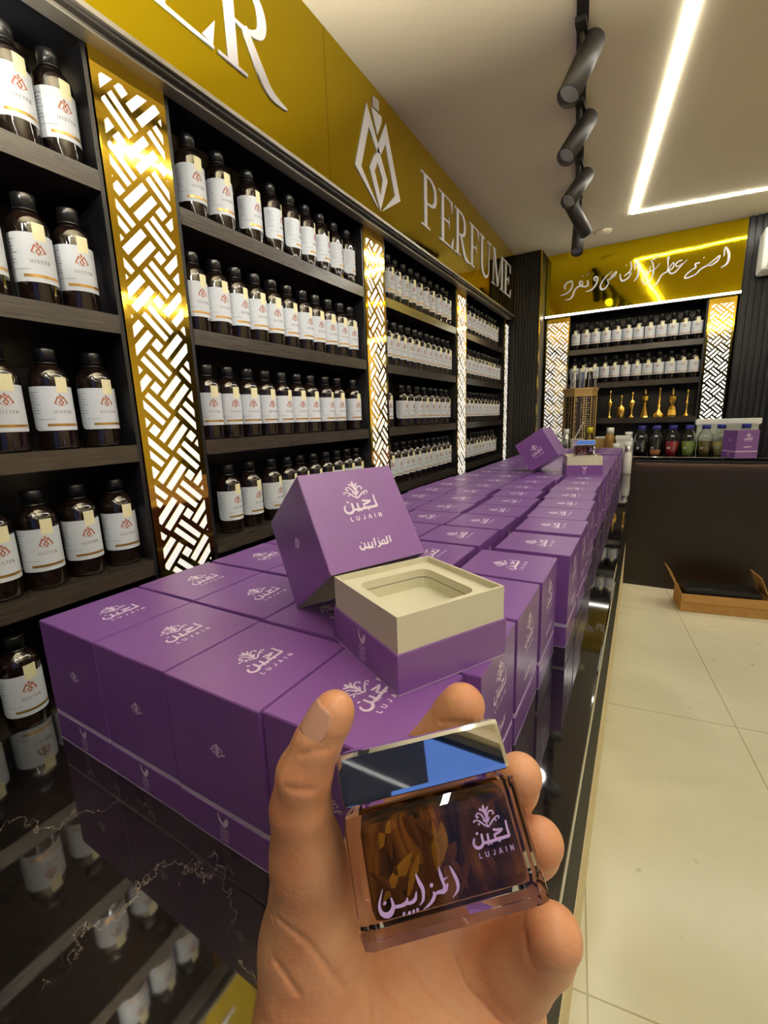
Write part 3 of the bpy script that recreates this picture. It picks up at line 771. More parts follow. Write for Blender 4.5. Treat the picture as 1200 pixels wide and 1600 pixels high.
for b_, rows in ROWS.items():
    for r_, ys in rows.items():
        if ys is None:
            n_ = 10; ys = [-.935 + k * (.81 / n_) for k in range(n_ + (0 if r_ == 3 else 1) - (1 if r_ == 0 else 0))]
        for k, y in enumerate(ys):
            # aim: mostly square to the aisle, some turned towards the camera
            rz = random.uniform(-.35, .10) if b_ > 0 else random.uniform(-.15, .08)
            if (b_, r_) in ((1, 3),):
                rz = random.uniform(-.1, .3)
            if b_ == 1 and r_ == 0 and k >= 3:
                rz = random.uniform(.3, .6)
            bx0 = XS - BR - .012 - random.uniform(0.001, .006)
            bottle(bx0, y, H + SHZ[r_], rz, 'dark glass bottle with white label, %s from left on the %s shelf, %s' % (ORD[k], ROWN[r_], BN[b_]),
                   'labelled bottles on the %s shelf of the %s' % (ROWN[r_], BN[b_]))

# ============================================================ COUNTER
CX0, CX1 = .196, .924
t = empty('counter', ((CX0 + CX1) / 2, -2.5, 0), label='long counter with a polished black marble top carrying the purple boxes', cat='counter')
L = t.location
def rel(a, t_=None):
    return tuple(Vector(a) - (t_ or t).location)
mb = MB(); mb.box(rel((CX0, -4.9, H - .03)), rel((CX1, -.0735, H)), marble, bev=.003); mb.build('worktop', t)
mb = MB(); mb.box(rel((CX0 + .02, -4.88, .33)), rel((CX1 - .016, -.0735, H - .0302)), blackside); mb.build('counter_body', t)
mb = MB(); mb.box(rel((CX0 + .02, -4.88, 0)), rel((CX1 - .014, -.0735, .3295)), tan_skirt); mb.build('plinth', t)

BH = .1                          # back bar stands 10 cm higher
t = empty('counter', (1.2, .05, 0), label='raised black bar across the back with lab bottles on it', cat='counter')
mb = MB(); mb.box(rel((.21, -.072, H + BH - .028)), rel((1.95, .1845, H + BH)), marble, bev=.003); mb.box(rel((.93, -.0715, H + BH - .045)), rel((1.95, -.0665, H + BH - .0275)), black); mb.build('worktop', t)
mb = MB(); mb.box(rel((.21, -.05, 0)), rel((1.93, .17, H + BH - .0282)), blackface); mb.build('front_panel', t)
mb = MB(); mb.box(rel((.94, -.062, H + BH - .033)), rel((1.75, -.0505, H + BH - .0285)), led_warm); mb.build('light_strip', t)

# ============================================================ BACK WALL UNIT
YB = .185
mb = MB(); mb.box((.214, YB, H + 1.19), (1.468, YB + .012, ZC - .002), gold)
o = mb.build('gold_sign'); tag(o, 'gold mirror header panel on the back wall with white Arabic script', 'sign')
fnH = lambda x, y, d: (x, -d, y)
for nm, (lo, hi) in {'Arabic script': (0, 999)}.items():
    mb = MB()
    for k, st in enumerate(SGN):
        ribbon(mb, [(q[0] - .8, q[1] - 1.35, q[2] * 1.45) for q in st], sign_white, lambda x, y, d, k=k: (x, -d - (k * 1e-5 if d else 0), y), 4, .004)
    o = mb.build('sign_script', loc=(.8, YB - .0005, 1.35 + H)); tag(o, 'white handwritten Arabic script across the gold header panel', 'sign lettering')
mb = MB(); mb.box((.214, YB - .035, H + 1.172), (1.468, YB + .01, H + 1.189), alu)
mb.box((.216, YB - .042, H + 1.174), (1.466, YB - .0352, H + 1.186), led2)
o = mb.build('light_bar'); tag(o, 'thin bright LED bar under the gold header panel', 'light bar')
t = empty('shelving_unit', (.85, .2, 0), label='black shelving unit in the back wall under the gold header', cat='shelves')
mb = MB(); mb.box(rel((.40, .401, H + .1)), rel((1.29, .42, H + 1.17)), black); mb.build('back_panel', t)
mb = MB(); mb.box(rel((.399, .2, H + .1)), rel((.4025, .40, H + 1.17)), black); mb.build('side_panel', t)
mb = MB(); mb.box(rel((1.288, .2, H + .1)), rel((1.2995, .40, H + 1.17)), black); mb.build('side_panel', t)
BSZ = [.915, .652, .375]
for z in BSZ:
    mb = MB(); mb.box(rel((.403, .192, H + z - .04)), rel((1.287, .399, H + z)), shelf_m); mb.build('shelf', t)
for i, (x0, x1) in enumerate(((.222, .398), (1.30, 1.455))):
    ww = x1 - x0
    lattice('lattice_panel', lambda s_, z, d: (s_, -d, z), ww, 1.171 - .1, ['left backlit lattice panel of the back wall, beside the pier', 'right backlit lattice panel of the back wall, above the white tub'][i],
            'lattice panels of the back wall', lit_lat2, (x0, YB + .005, H + .1), lambda mb, ww=ww: mb.box((0, 0, 0), (ww, .03, 1.071), gold2), margin=.008 if i == 0 else .012, u=.0225)
for r_, xs in ((0, [.442 + k * .0733 for k in range(12)]), (1, [.442, .517, .592] + [.666 + k * .0731 for k in range(9)])):
    for k, x in enumerate(xs):
        bottle(x, YB + .055, H + BSZ[r_], -PI / 2 + random.uniform(-.25, .15) , 'dark bottle with cream label, %s from left on the back wall %s shelf' % (ORD[k], ['upper', 'middle'][r_]), 'labelled bottles on the back wall %s shelf' % ['upper', 'middle'][r_])

# gilded flacons on the third shelf
DEC = [(.72, [(.02, 0), (.022, .008), (.008, .02), (.006, .07), (.014, .09), (.022, .12), (.016, .135), (.005, .145), (.004, .19), (.009, .205), (0, .22)], 'tall slim gilded flacon with a cup shaped middle'),
       (.80, [(.02, 0), (.024, .01), (.032, .05), (.03, .08), (.012, .10), (.005, .11), (.005, .15), (.01, .165), (0, .18)], 'round bellied gilded flacon with a small stopper'),
       (.875, [(.018, 0), (.02, .008), (.006, .02), (.006, .06), (.02, .1), (.024, .125), (.006, .135), (.004, .175), (.009, .19), (0, .20)], 'gilded goblet shaped flacon with a thin neck'),
       (.96, [(.036, 0), (.034, .01), (.022, .05), (.01, .09), (.012, .11), (.026, .13), (.028, .16), (.008, .175), (.006, .2), (.012, .21), (0, .22)], 'gilded flacon with a flared foot and square head'),
       (1.055, [(.034, 0), (.036, .02), (.022, .04), (.008, .06), (.014, .085), (.006, .1), (.01, .13), (.005, .15), (.005, .2), (.01, .21), (0, .225)], 'gilded flacon with a wide base and ringed stem'),
       (1.14, [(.036, 0), (.038, .012), (.032, .05), (.024, .075), (.012, .08), (.02, .1), (.03, .13), (.024, .15), (.006, .16), (.006, .195), (.011, .205), (0, .215)], 'gilded bell shaped flacon, the widest of its row'),
       (1.232, [(.02, 0), (.022, .01), (.006, .03), (.006, .08), (.014, .1), (.005, .115), (.008, .15), (.005, .17), (.012, .185), (0, .2)], 'slimmest gilded flacon at the right end of its row')]
for i, (x, pr_, lb) in enumerate(DEC):
    mb = MB(); mb.lathe(pr_, gold_deco, 8 if i in (3, 5) else 24, smooth=(i not in (3, 5)))
    o = mb.build('gilded_flacon', loc=(x, YB + .05, H + .3755)); tag(o, lb, 'flacon', 'gilded flacons on the third back shelf')

# ============================================================ GIFT BOXES
BS = .1365; HL = .1313; HB = .0405
h2 = BS / 2
fF = lambda a, b, d: (h2 + d, a - .069, b)
fT = lambda a, b, d: (.069 - b, a - .069, HL + d)
fS = lambda a, b, d: (a - .069, -h2 - d, b)
E0 = .0003


def lid_mesh(name, parent=None, full=True):
    mb = MB(); th = .0025
    # outer shell with softly broken edges, hollow from below
    bm = bmesh.new(); bmesh.ops.create_cube(bm, size=1)
    for v in bm.verts:
        v.co = Vector((v.co.x * BS, v.co.y * BS, (v.co.z + .5) * HL))
    bot = [f for f in bm.faces if f.normal.z < -.9]
    bmesh.ops.delete(bm, geom=bot, context='FACES')
    ed = [e for e in bm.edges if not e.is_boundary]
    bmesh.ops.bevel(bm, geom=ed, offset=.0009, segments=2, affect='EDGES')
    bm.verts.index_update()
    mb.add([v.co[:] for v in bm.verts], [[v.index for v in f.verts] for f in bm.faces], purple)
    bm.free()
    i = h2 - th
    mb.add([(-i, -i, 0), (i, -i, 0), (i, i, 0), (-i, i, 0), (-i, -i, HL - th), (i, -i, HL - th), (i, i, HL - th), (-i, i, HL - th)],
           [(4, 5, 6, 7), (0, 4, 5, 1)[::-1], (1, 5, 6, 2)[::-1], (2, 6, 7, 3)[::-1], (3, 7, 4, 0)[::-1]], cream)
    o_ = h2
    mb.add([(-o_, -o_, 0), (o_, -o_, 0), (o_, o_, 0), (-o_, o_, 0), (-i, -i, 0), (i, -i, 0), (i, i, 0), (-i, i, 0)],
           [(0, 4, 5, 1), (1, 5, 6, 2), (2, 6, 7, 3), (3, 7, 4, 0)], rim_pale)
    brand_block(mb, print_white, lambda a, b, d: fF(a, b, E0 + d), full=True)
    brand_block(mb, print_white, lambda a, b, d: fT(a, b, E0 + d), dx=-.003, dy=-.018)
    ornament(mb, print_white, lambda a, b, d: fS(a, b, E0 + d), .069, .066, .62)
    return mb.build(name, parent)


def base_mesh(name, parent=None):
    mb = MB()
    mb.box((-h2, -h2, 0), (h2, h2, HB), purple, bev=.0009)
    mb.box((-h2 - .0002, -h2 - .0002, .0002), (h2 + .0002, h2 + .0002, .0010), rim_pale)
    check(mb, print_white, lambda a, b, d: fS(a, b, E0 + d), .069, .031, 1.15)
    return mb.build(name, parent)


def closed_box():
    t = empty('gift_box', label='x', cat='box')
    a = base_mesh('base', t)
    mb = MB(); i = h2 - .0008; mb.box((-i, -i, HB + .0002), (i, i, HB + .0068), rim_pale); b = mb.build('inner_tray', t)
    c = lid_mesh('lid', t); c.location = (0, 0, HB + .0070)
    return t, [(a, []), (b, []), (c, [])]


GB, GK = closed_box()
Y4 = [-3.531, -3.393, -3.25, -3.107, -2.951, -2.791, -2.652, -2.513, -2.373, -2.234, -2.094, -1.956, -1.817, -1.678, -1.539, -1.40, -1.261, -1.122, -.983, -.78, -.64, -.50, -.36]
Y3 = [-3.531, -3.388, -3.245, -3.098, -2.950, -2.806, -2.666, -2.527, -2.388, -2.248, -2.108, -1.969, -1.83, -1.691, -1.552, -1.413, -1.274, -1.135, -.996, -.857, -.718, -.579, -.44]
Y2 = [-3.527, -3.385, -3.24, -3.095, -2.950, -2.808, -2.668, -2.529, -2.391, -2.252, -2.113, -1.974, -1.835, -1.696, -1.557, -1.418, -1.279, -1.140, -1.001, -.862, -.723, -.584, -.445]
Y1 = [-3.524, -3.383, -3.24, -3.10, -2.955, -2.813, -2.672, -2.532, -2.393, -2.253, -2.114, -1.975, -1.836, -1.697, -1.558, -1.419, -1.280, -1.141, -1.002, -.863, -.724, -.585, -.446]
X4 = [.752, .771, .773, .776, .795, .795, .789, .787, .779, .772, .775, .775]
X3 = [.614, .616, .618, .623, .628, .633, .637, .635, .622, .608, .610, .622]
X2 = [.476, .477, .480, .483, .487, .492, .484, .478, .466, .467, .470, .480]
X1 = [.338, .338, .341, .343, .345, .348, .344, .338, .326, .328, .331, .341]
first = True
CN = ['column nearest the shelves', 'second column from the shelves', 'third column from the shelves', 'column nearest the counter edge']
for ci, (XX, YY) in enumerate(((X1, Y1), (X2, Y2), (X3, Y3), (X4, Y4))):
    for ri, y in enumerate(YY):
        x = XX[ri] if ri < len(XX) else [.352, .492, .632, .778][ci] + random.uniform(-.0022, .0022) + (.004 if ri > 18 else 0)
        rz = -.022 if ri == 0 else random.uniform(-.008, .008)
        lb = 'closed purple box with white print, %s row from the front, %s' % (ORD[ri], CN[ci])
        if first:
            GB.location = (x, y, H + .0004); GB.rotation_euler = (0, 0, rz); GB['label'] = lb; GB['group'] = 'closed purple boxes on the counter'; first = False
        else:
            dup(GB, GK, (x, y, H + .0004), rz, lb, 'closed purple boxes on the counter')


def tray_mesh(parent):
    mb = MB(); i = h2 - .0022; th = .0022; zt = .0765; zi = .0695; c = .047; rr = .013; fl = .0465
    # walls
    mb.box((-i, -i, HB - .002), (i, -i + th, zt), cream); mb.box((-i, i - th, HB - .002), (i, i, zt), cream)
    mb.box((-i, -i + th, HB - .002), (-i + th, i - th, zt), cream); mb.box((i - th, -i + th, HB - .002), (i, i - th, zt), cream)
    a = mb.build('inner_tray', parent)
    mb = MB(); j = i - th
    hole = []
    for q, (cx, cy) in enumerate(((c - rr, c - rr), (-c + rr, c - rr), (-c + rr, -c + rr), (c - rr, -c + rr))):
        for k in range(7):
            an = q * PI / 2 + k * PI / 12
            hole.append((cx + rr * math.cos(an), cy + rr * math.sin(an)))
    n_ = len(hole)
    outer = []
    for x, y in hole:
        s_ = j / max(abs(x), abs(y)); outer.append((x * s_, y * s_))
    vs = [(x, y, zi) for x, y in outer] + [(x, y, zi) for x, y in hole] + [(x, y, fl) for x, y in hole]
    fs = []
    for k in range(n_):
        l = (k + 1) % n_
        fs += [(k, l, n_ + l, n_ + k), (n_ + k, n_ + l, 2 * n_ + l, 2 * n_ + k)]
    fs.append(tuple(range(2 * n_, 3 * n_)))
    mb.add(vs, fs, cream)
    # square corners of the insert
    for sx, sy in ((1, 1), (-1, 1), (-1, -1), (1, -1)):
        pass
    vs = [(x * .998, y * .998, fl + .0125) for x, y in hole] + [(x * .998, y * .998, fl + .0133) for x, y in hole]
    mb.add(vs, [(k, (k + 1) % n_, n_ + (k + 1) % n_, n_ + k) for k in range(n_)], dark_line)
    b = mb.build('foam_insert', parent)
    return a, b


def open_box(loc, rz, label):
    t = empty('open_gift_box', loc, rz, label=label, cat='box', group='opened box bases with cream inner trays')
    base_mesh('base', t); tray_mesh(t)
    return t


ZT = H + .1793
open_box((.7556, -3.4323, ZT + .0003), math.radians(-29.6), 'opened purple box base with empty cream tray, in front of the leaning big lid')
X = Vector((.727, -.373, .574)).normalized(); Z = Vector((-.515, .253, .817)); Z = (Z - Z.dot(X) * X).normalized(); Yv = Z.cross(X)
o = lid_mesh('gift_box_cover')
P3 = Vector((.6766, -3.4683, .2579 + H))
O = P3 - X * (h2 + .002) + Yv * h2 + Vector((-.87, .494, 0)) * .013
M = Matrix.Identity(4)
for i in range(3):
    M[i][0] = X[i]; M[i][1] = Yv[i]; M[i][2] = Z[i]; M[i][3] = O[i]
low = min((M @ v.co).z for v in o.data.vertices)
M[2][3] += ZT + .0004 - low
o.matrix_world = M
tag(o, 'large purple lid leaning back beside the empty opened box in the foreground', 'box lid', 'removed purple box lids')
# far opened box
open_box((.749, -1.809, ZT + .0003), math.radians(14.5), 'opened box base far down the counter with a glass bottle standing in it')
Z = -Vector((.12, .993, .0)).normalized(); Yv = Vector((.828, -.073, .557)); Yv = (Yv - Yv.dot(Z) * Z).normalized(); X = Yv.cross(Z)
o2 = o.copy(); COL.objects.link(o2)
O = Vector((.5630, -1.8132, .2592 + H)) - Z * HL
for i in range(3):
    M[i][0] = X[i]; M[i][1] = Yv[i]; M[i][2] = Z[i]; M[i][3] = O[i]
low = min((M @ v.co).z for v in o2.data.vertices)
M[2][3] += ZT + .0004 - low
o2.matrix_world = M
o2['label'] = 'purple lid tilted on one corner beside the far opened box'

# ============================================================ PERFUME BOTTLE
def perfume(name, label):
    t = empty(name, label=label, cat='perfume bottle', group='square perfume bottles with chrome caps')
    mb = MB(); mb.box((-.0386, -.020, 0), (.0386, .020, .0462), glass, bev=.0045)
    mb.box((-.030, -.012, .0463), (.030, .012, .0484), glass)
    g_ = mb.build('glass_body', t)
    mb = MB(); mb.box((-.0325, -.0145, .0075), (.0325, .0145, .0415), chips, bev=.004)
    c_ = mb.build('perfume', t)
    rr = random.Random(11); mb = MB()
    for k in range(26):
        cx = rr.uniform(-.024, .024); cz = rr.uniform(.013, .037); ln = rr.uniform(.004, .010); wd = rr.uniform(.0012, .003); an = rr.uniform(.5, 2.4)
        m_ = bark if k % 6 else bark2
        vs = []; fs = []
        for q in range(7):
            tt = q / 6; e = math.sin(PI * min(1, max(0, tt * .92 + .04)))
            x = (tt - .5) * ln * 2
            for s_, dd in ((-1, .0), (0, .0011), (1, 0)):
                px_ = x * math.cos(an) - s_ * wd * e * math.sin(an); pz_ = x * math.sin(an) + s_ * wd * e * math.cos(an)
                vs.append((max(-.031, min(.031, cx + px_)), -.0146 - dd * e, max(.0085, min(.0405, cz + pz_))))
        for q in range(6):
            fs += [(q * 3, q * 3 + 1, q * 3 + 4, q * 3 + 3), (q * 3 + 1, q * 3 + 2, q * 3 + 5, q * 3 + 4)]
        mb.add(vs, fs, m_, None, False)
    w_ = mb.build('wood_chips', t); w_['kind'] = 'stuff'
    mb = MB(); mb.box((-.0375, -.0192, .0486), (.0375, .0192, .0693), chrome, bev=.0022)
    mb.box((.0376, -.0130, .050), (.0381, .0130, .068), chrome); mb.box((-.0381, -.0130, .050), (-.0376, .0130, .068), chrome)
    k_ = mb.build('chrome_cap', t)
    mb = MB(); fb = lambda x, y, d: (x, -.0202 - d, y)
    for k, st in enumerate(CAL):
        ribbon(mb, [(q[0], q[1], q[2] * 1.1) for q in st], lilac, lambda x, y, d, k=k: fb(x, y, k * 2e-6), 4)
    brand_block(mb, lilac, fb, dx=-.0022, dy=.0012, s=.325)
    p_ = mb.build('printed_lettering', t)
    return t, [(q, []) for q in (g_, c_, w_, k_, p_)]


PB, PK = perfume('perfume_bottle', 'square glass perfume bottle with chrome cap held in the hand')
A0, A1, A2, A3 = [Vector(q) for q in ((0.8508, -3.7125, 0.2841), (0.9105, -3.6682, 0.2942), (0.9423, -3.697, 0.2402), (0.8809, -3.7426, 0.2298))]
X = (A2 - A3).normalized(); Zu = (A0 + A1) / 2 - (A2 + A3) / 2; Zu = (Zu - Zu.dot(X) * X).normalized(); Yv = Zu.cross(X)
O = (A2 + A3) / 2 + Yv * .020 + Vector((0, 0, H))
for i in range(3):
    M[i][0] = X[i]; M[i][1] = Yv[i]; M[i][2] = Zu[i]; M[i][3] = O[i]
PB.matrix_world = M
dup(PB, PK, (.755, -1.812, ZT + .0700), math.radians(22), 'small perfume bottle with chrome cap standing in the far opened box')

# ============================================================ HAND
def cap_sdf(Pn, a, b, ra, rb):
    ab = b - a; t_ = np.clip(((Pn - a) @ ab) / (ab @ ab), 0, 1)
    return np.linalg.norm(Pn - a - t_[..., None] * ab, axis=-1) - (ra + (rb - ra) * t_)


def smin(a, b, k):
    h_ = np.clip(.5 + .5 * (b - a) / k, 0, 1)
    return b + (a - b) * h_ - k * h_ * (1 - h_)


def surface_nets(f, org, st):
    nx, ny, nz = f.shape
    ins = f < 0
    idx = -np.ones((nx - 1, ny - 1, nz - 1), int)
    c = [ins[i:nx - 1 + i, j:ny - 1 + j, k:nz - 1 + k] for i in (0, 1) for j in (0, 1) for k in (0, 1)]
    s_ = sum(x.astype(int) for x in c)
    act = (s_ > 0) & (s_ < 8)
    ii = np.argwhere(act); idx[act] = np.arange(len(ii))
    acc = np.zeros((len(ii), 3)); cnt = np.zeros(len(ii))
    cor = [(i, j, k) for i in (0, 1) for j in (0, 1) for k in (0, 1)]
    for a in range(8):
        for b in range(a + 1, 8):
            A_, B_ = np.array(cor[a]), np.array(cor[b])
            if np.abs(A_ - B_).sum() != 1:
                continue
            fa = f[tuple((ii + A_).T)]; fb = f[tuple((ii + B_).T)]
            m_ = (fa < 0) != (fb < 0)
            t_ = np.where(m_, fa / np.where(m_, fa - fb, 1), 0)
            pt = A_ + t_[:, None] * (B_ - A_)
            acc += pt * m_[:, None]; cnt += m_
    V = org + (ii + acc / cnt[:, None]) * st
    F_ = []
    for ax in range(3):
        o_ = [q for q in range(3) if q != ax]
        sl0 = [slice(1, -1)] * 3; sl1 = [slice(1, -1)] * 3
        sl0[ax] = slice(0, -1); sl1[ax] = slice(1, None)
        a = ins[tuple(sl0)]; b = ins[tuple(sl1)]
        for flip in (0, 1):
            e = np.argwhere((a & ~b) if not flip else (~a & b))
            if not len(e):
                continue
            base = e.copy(); base[:, o_[0]] += 1; base[:, o_[1]] += 1
            q = []
            for du, dv in ((0, 0), (-1, 0), (-1, -1), (0, -1)):
                p = base.copy(); p[:, o_[0]] += du; p[:, o_[1]] += dv
                q.append(idx[tuple(p.T)])
            q = np.stack(q, 1)
            if (flip == 0) ^ (ax == 1):
                q = q[:, ::-1]
            q = q[(q >= 0).all(1)]
            F_.append(q[:, ::-1])
    return V, np.concatenate(F_)


def J(u, v, d, r):
    return np.array(at(u, v, d)), r * d / F


PALM = [[(505, 1850, .225, 120), (520, 1600, .225, 118), (500, 1470, .228, 88), (480, 1330, .212, 54)],
        [(640, 1850, .235, 130), (640, 1620, .238, 125), (620, 1480, .262, 110), (610, 1350, .272, 80)],
        [(740, 1850, .235, 120), (735, 1620, .238, 112), (740, 1500, .262, 95), (730, 1400, .272, 80)],
        [(560, 1560, .232, 100), (560, 1440, .25, 80)]]
FING = [[(480, 1340, .212, 54), (470, 1260, .205, 47), (476, 1208, .200, 43), (496, 1160, .198, 37), (516, 1122, .198, 34), (523, 1110, .198, 31)],
        [(610, 1350, .272, 70), (640, 1230, .272, 54), (698, 1148, .262, 42), (714, 1118, .257, 38), (722, 1103, .254, 35)],
        [(670, 1370, .272, 66), (765, 1270, .276, 50), (800, 1226, .262, 40), (812, 1212, .252, 34)],
        [(710, 1400, .272, 64), (800, 1345, .27, 48), (832, 1325, .256, 40), (843, 1316, .245, 36)],
        [(735, 1530, .25, 78), (800, 1512, .235, 62), (846, 1480, .222, 50), (864, 1462, .214, 44)]]
allp = [J(*q) for ch in PALM + FING for q in ch]
lo = np.min([p - r for p, r in allp], 0) - .004; hi = np.max([p + r for p, r in allp], 0) + .004
st = .00105
nn = np.ceil((hi - lo) / st).astype(int)
G = np.stack(np.meshgrid(*[lo[i] + st * np.arange(nn[i]) for i in range(3)], indexing='ij'), -1)
palm = None
for ch in PALM:
    q = [J(*z) for z in ch]
    for (a, ra), (b, rb) in zip(q, q[1:]):
        d_ = cap_sdf(G, a, b, ra, rb)
        palm = d_ if palm is None else smin(palm, d_, .010)
fing = None
for ch in FING:
    q = [J(*z) for z in ch]; one = None
    for (a, ra), (b, rb) in zip(q, q[1:]):
        d_ = cap_sdf(G, a, b, ra, rb)
        one = d_ if one is None else smin(one, d_, .0025)
    fing = one if fing is None else np.minimum(fing, one)
sdf = smin(palm, fing, .0055)
# creases of palm, finger joints and thumb
CRE = [[(452, 1232, .178), (500, 1236, .176)], [(470, 1178, .178), (520, 1170, .176)], [(688, 1128, .238), (752, 1130, .240)],
       [(640, 1500, .205), (668, 1545, .203), (735, 1600, .203)], [(705, 1490, .208), (730, 1545, .205), (790, 1610, .205)], [(560, 1520, .205), (585, 1570, .200), (590, 1700, .198)],
       [(425, 1430, .188), (480, 1470, .185), (540, 1550, .188)], [(600, 1540, .2), (650, 1590, .2)], [(430, 1500, .19), (470, 1560, .19)], [(818, 1452, .19), (832, 1520, .19)]]
for ch in CRE:
    # project each point onto the skin along the line of sight from where the palm faces
    for (u0, v0, d0), (u1, v1, d1) in zip(ch, ch[1:]):
        n0 = max(2, int(math.hypot(u1 - u0, v1 - v0) / 9))
        for k in range(n0):
            tt = k / n0; u = u0 + (u1 - u0) * tt; v = v0 + (v1 - v0) * tt
            for dd in np.arange(.15, .30, .0006):
                p = at(u, v, dd); ix = np.round((p - lo) / st).astype(int)
                if (ix < 3).any() or (ix > nn - 4).any():
                    continue
                if sdf[tuple(ix)] < 0:
                    s0 = np.maximum(ix - 4, 0); s1 = np.minimum(ix + 5, nn)
                    sub = G[s0[0]:s1[0], s0[1]:s1[1], s0[2]:s1[2]]
                    r_ = np.linalg.norm(sub - p, axis=-1)
                    sdf[s0[0]:s1[0], s0[1]:s1[1], s0[2]:s1[2]] += .0014 * np.exp(-(r_ / .0013) ** 2)
                    break
V, Fq = surface_nets(sdf, lo, st)
me = bpy.data.meshes.new('hand'); org = at(600, 1500, .24)
me.from_pydata((V - org).tolist(), [], Fq.tolist()); me.materials.append(skin)
me.polygons.foreach_set('use_smooth', [True] * len(me.polygons)); me.update()
hd = bpy.data.objects.new('hand', me); COL.objects.link(hd); hd.location = org
sm = hd.modifiers.new('soft', 'SMOOTH'); sm.factor = .5; sm.iterations = 4
tag(hd, 'bare left hand, thumb up, holding the square perfume bottle in the foreground', 'hand')
# thumb nail, a curved plate on the outer side of the thumb tip
ta = at(493, 1152, .198); tb = at(523, 1100, .198)
ax = Vector(tb - ta).normalized()
view = Vector(CAM - ta).normalized(); side = ax.cross(view).normalized()
if Vector(at(480, 1130, .198) - ta).dot(side) < 0:
    side = -side
out_ = (view * .86 + side * .50).normalized(); out_ = (out_ - out_.dot(ax) * ax).normalized(); sd = ax.cross(out_)
vs = []; fs = []; NU, NV = 10, 12
ctr = (Vector(at(513, 1126, .198)) + ax * 0)
rad = 34 * .198 / F
for i in range(NU + 1):
    for j in range(NV + 1):
        t1 = i / NU; a_ = (j / NV - .5) * 2 * .80
        # rounded outline: the nail narrows at both ends
        wq = math.sqrt(max(0, 1 - ((t1 - .45) / .58) ** 2)) ** .55
        a_ *= wq
        rr_ = rad * (1.045 - .06 * abs(t1 - .3))
        p = ctr + ax * ((t1 - .5) * .0155) + out_ * (math.cos(a_) * rr_) + sd * (math.sin(a_) * rr_ * 1.0)
        vs.append(tuple(p - Vector(org)))
for i in range(NU):
    for j in range(NV):
        a = i * (NV + 1) + j; fs.append((a, a + 1, a + NV + 2, a + NV + 1))
mb = MB(); mb.add(vs, fs, nail_m, None, True)
nl = mb.build('thumb_nail', hd)
so = nl.modifiers.new('thick', 'SOLIDIFY'); so.thickness = .0006; so.offset = 0

# ============================================================ BACK BAR CLUTTER
ZB_ = H + BH


def lab(x, y, liq, frac, label, cap=None):
    t = empty('lab_bottle', (x, y, ZB_ + .0003), label=label, cat='lab bottle', group='screw cap lab bottles on the back bar')
    r_ = .0455
    mb = MB(); mb.lathe([(0, 0), (r_ - .004, 0), (r_, .005), (r_, .135), (r_ * .9, .15), (r_ * .5, .178), (.021, .186), (.021, .198), (.019, .198), (.019, .186), (r_ * .5 - .003, .176), (r_ * .87, .147), (r_ - .003, .134), (r_ - .003, .006), (0, .004)], glass, 32)
    g_ = mb.build('glass_body', t)
    mb = MB(); mb.lathe([(0, .0045), (r_ - .0036, .0062), (r_ - .0034, .13 * frac), (0, .13 * frac)], liq, 28); mb.build('liquid', t)
    mb = MB(); mb.lathe([(.0225, .187), (.026, .188), (.026, .212), (.024, .216), (0, .216)], cap or blue_cap, 32, rib=.03); mb.build('cap', t)
    mb = MB(); wrp = lambda s_, z, d: ((r_ + .0004 + d) * math.sin(s_ / r_), -(r_ + .0004 + d) * math.cos(s_ / r_), z)
    polyface(mb, [(-.030, .052), (-.012, .052), (-.012, .066), (-.030, .066)], label_w, wrp)
    polyface(mb, [(-.012, .150 - .012), (.010, .138), (.010, .147), (-.012, .147)], label_w, wrp)
    for k in range(7):
        polyface(mb, [(.008, .035 + k * .012), (.017, .035 + k * .012), (.017, .0365 + k * .012), (.008, .0365 + k * .012)], label_w, wrp)
    mb.build('printed_scale', t)
    return t


lab(.957, .02, liquid('black_liquid', S(12, 10, 14)), .78, 'lab bottle with blue cap and near black liquid, first from left')
lab(1.050, .02, liquid('orange_liquid', S(190, 120, 72)), .30, 'lab bottle with blue cap and a little orange brown liquid')
lab(1.150, .02, liquid('red_liquid', S(165, 34, 44)), .80, 'lab bottle with blue cap and dark red liquid')
lab(1.249, .02, liquid('green_liquid', S(140, 165, 66)), .80, 'lab bottle with blue cap and moss green liquid')
lab(1.345, .02, liquid('olive_liquid', S(112, 98, 36)), .80, 'lab bottle with blue cap and dark olive liquid')
lab(1.438, .078, liquid('yellow_liquid', S(230, 218, 130)), .72, 'lab bottle with blue cap and pale yellow liquid')
lab(1.575, .082, liquid('amber_liquid', S(150, 140, 90)), .5, 'lab bottle with blue cap standing behind the upright purple box')
dup(GB, GK, (1.531, -.052, ZB_ + .0003), -1.13, 'closed purple box standing on the back bar among the lab bottles')
for o_ in COL.objects:
    if o_.get('label') == 'closed purple box standing on the back bar among the lab bottles':
        del o_['group']
t = empty('storage_tub', (1.47, .153, ZB_ + .0003), label='large translucent plastic tub with white lid behind the lab bottles', cat='tub')
mb = MB(); mb.box((-.17, -.024, 0), (.18, .028, .215), frost, bev=.006); mb.build('tub_body', t)
mb = MB(); mb.box((-.182, -.029, .2155), (.192, .030, .252), white_pl, bev=.004); mb.box((-.176, -.027, .2155 - .006), (.186, .0295, .2155), white_pl); mb.build('lid', t)


def jar(name, x, y, r_, h_, ch, body, capm, label, cat, z=None, group=None):
    t = empty(name, (x, y, (ZB_ if z is None else z) + .0003), label=label, cat=cat, group=group)
    mb = MB(); mb.lathe([(0, 0), (r_ * .95, 0), (r_, .003), (r_, h_ * .62), (r_ * .8, h_ * .74), (r_ * .62, h_ * .8), (r_ * .62, h_ * .84)], body, 28); mb.build('jar_body', t)
    mb = MB(); mb.lathe([(r_ * .6, h_ * .80), (r_ * .72, h_ * .81), (r_ * .70, h_), (0, h_)], capm, 32, rib=.03); mb.build('cap', t)
    return t


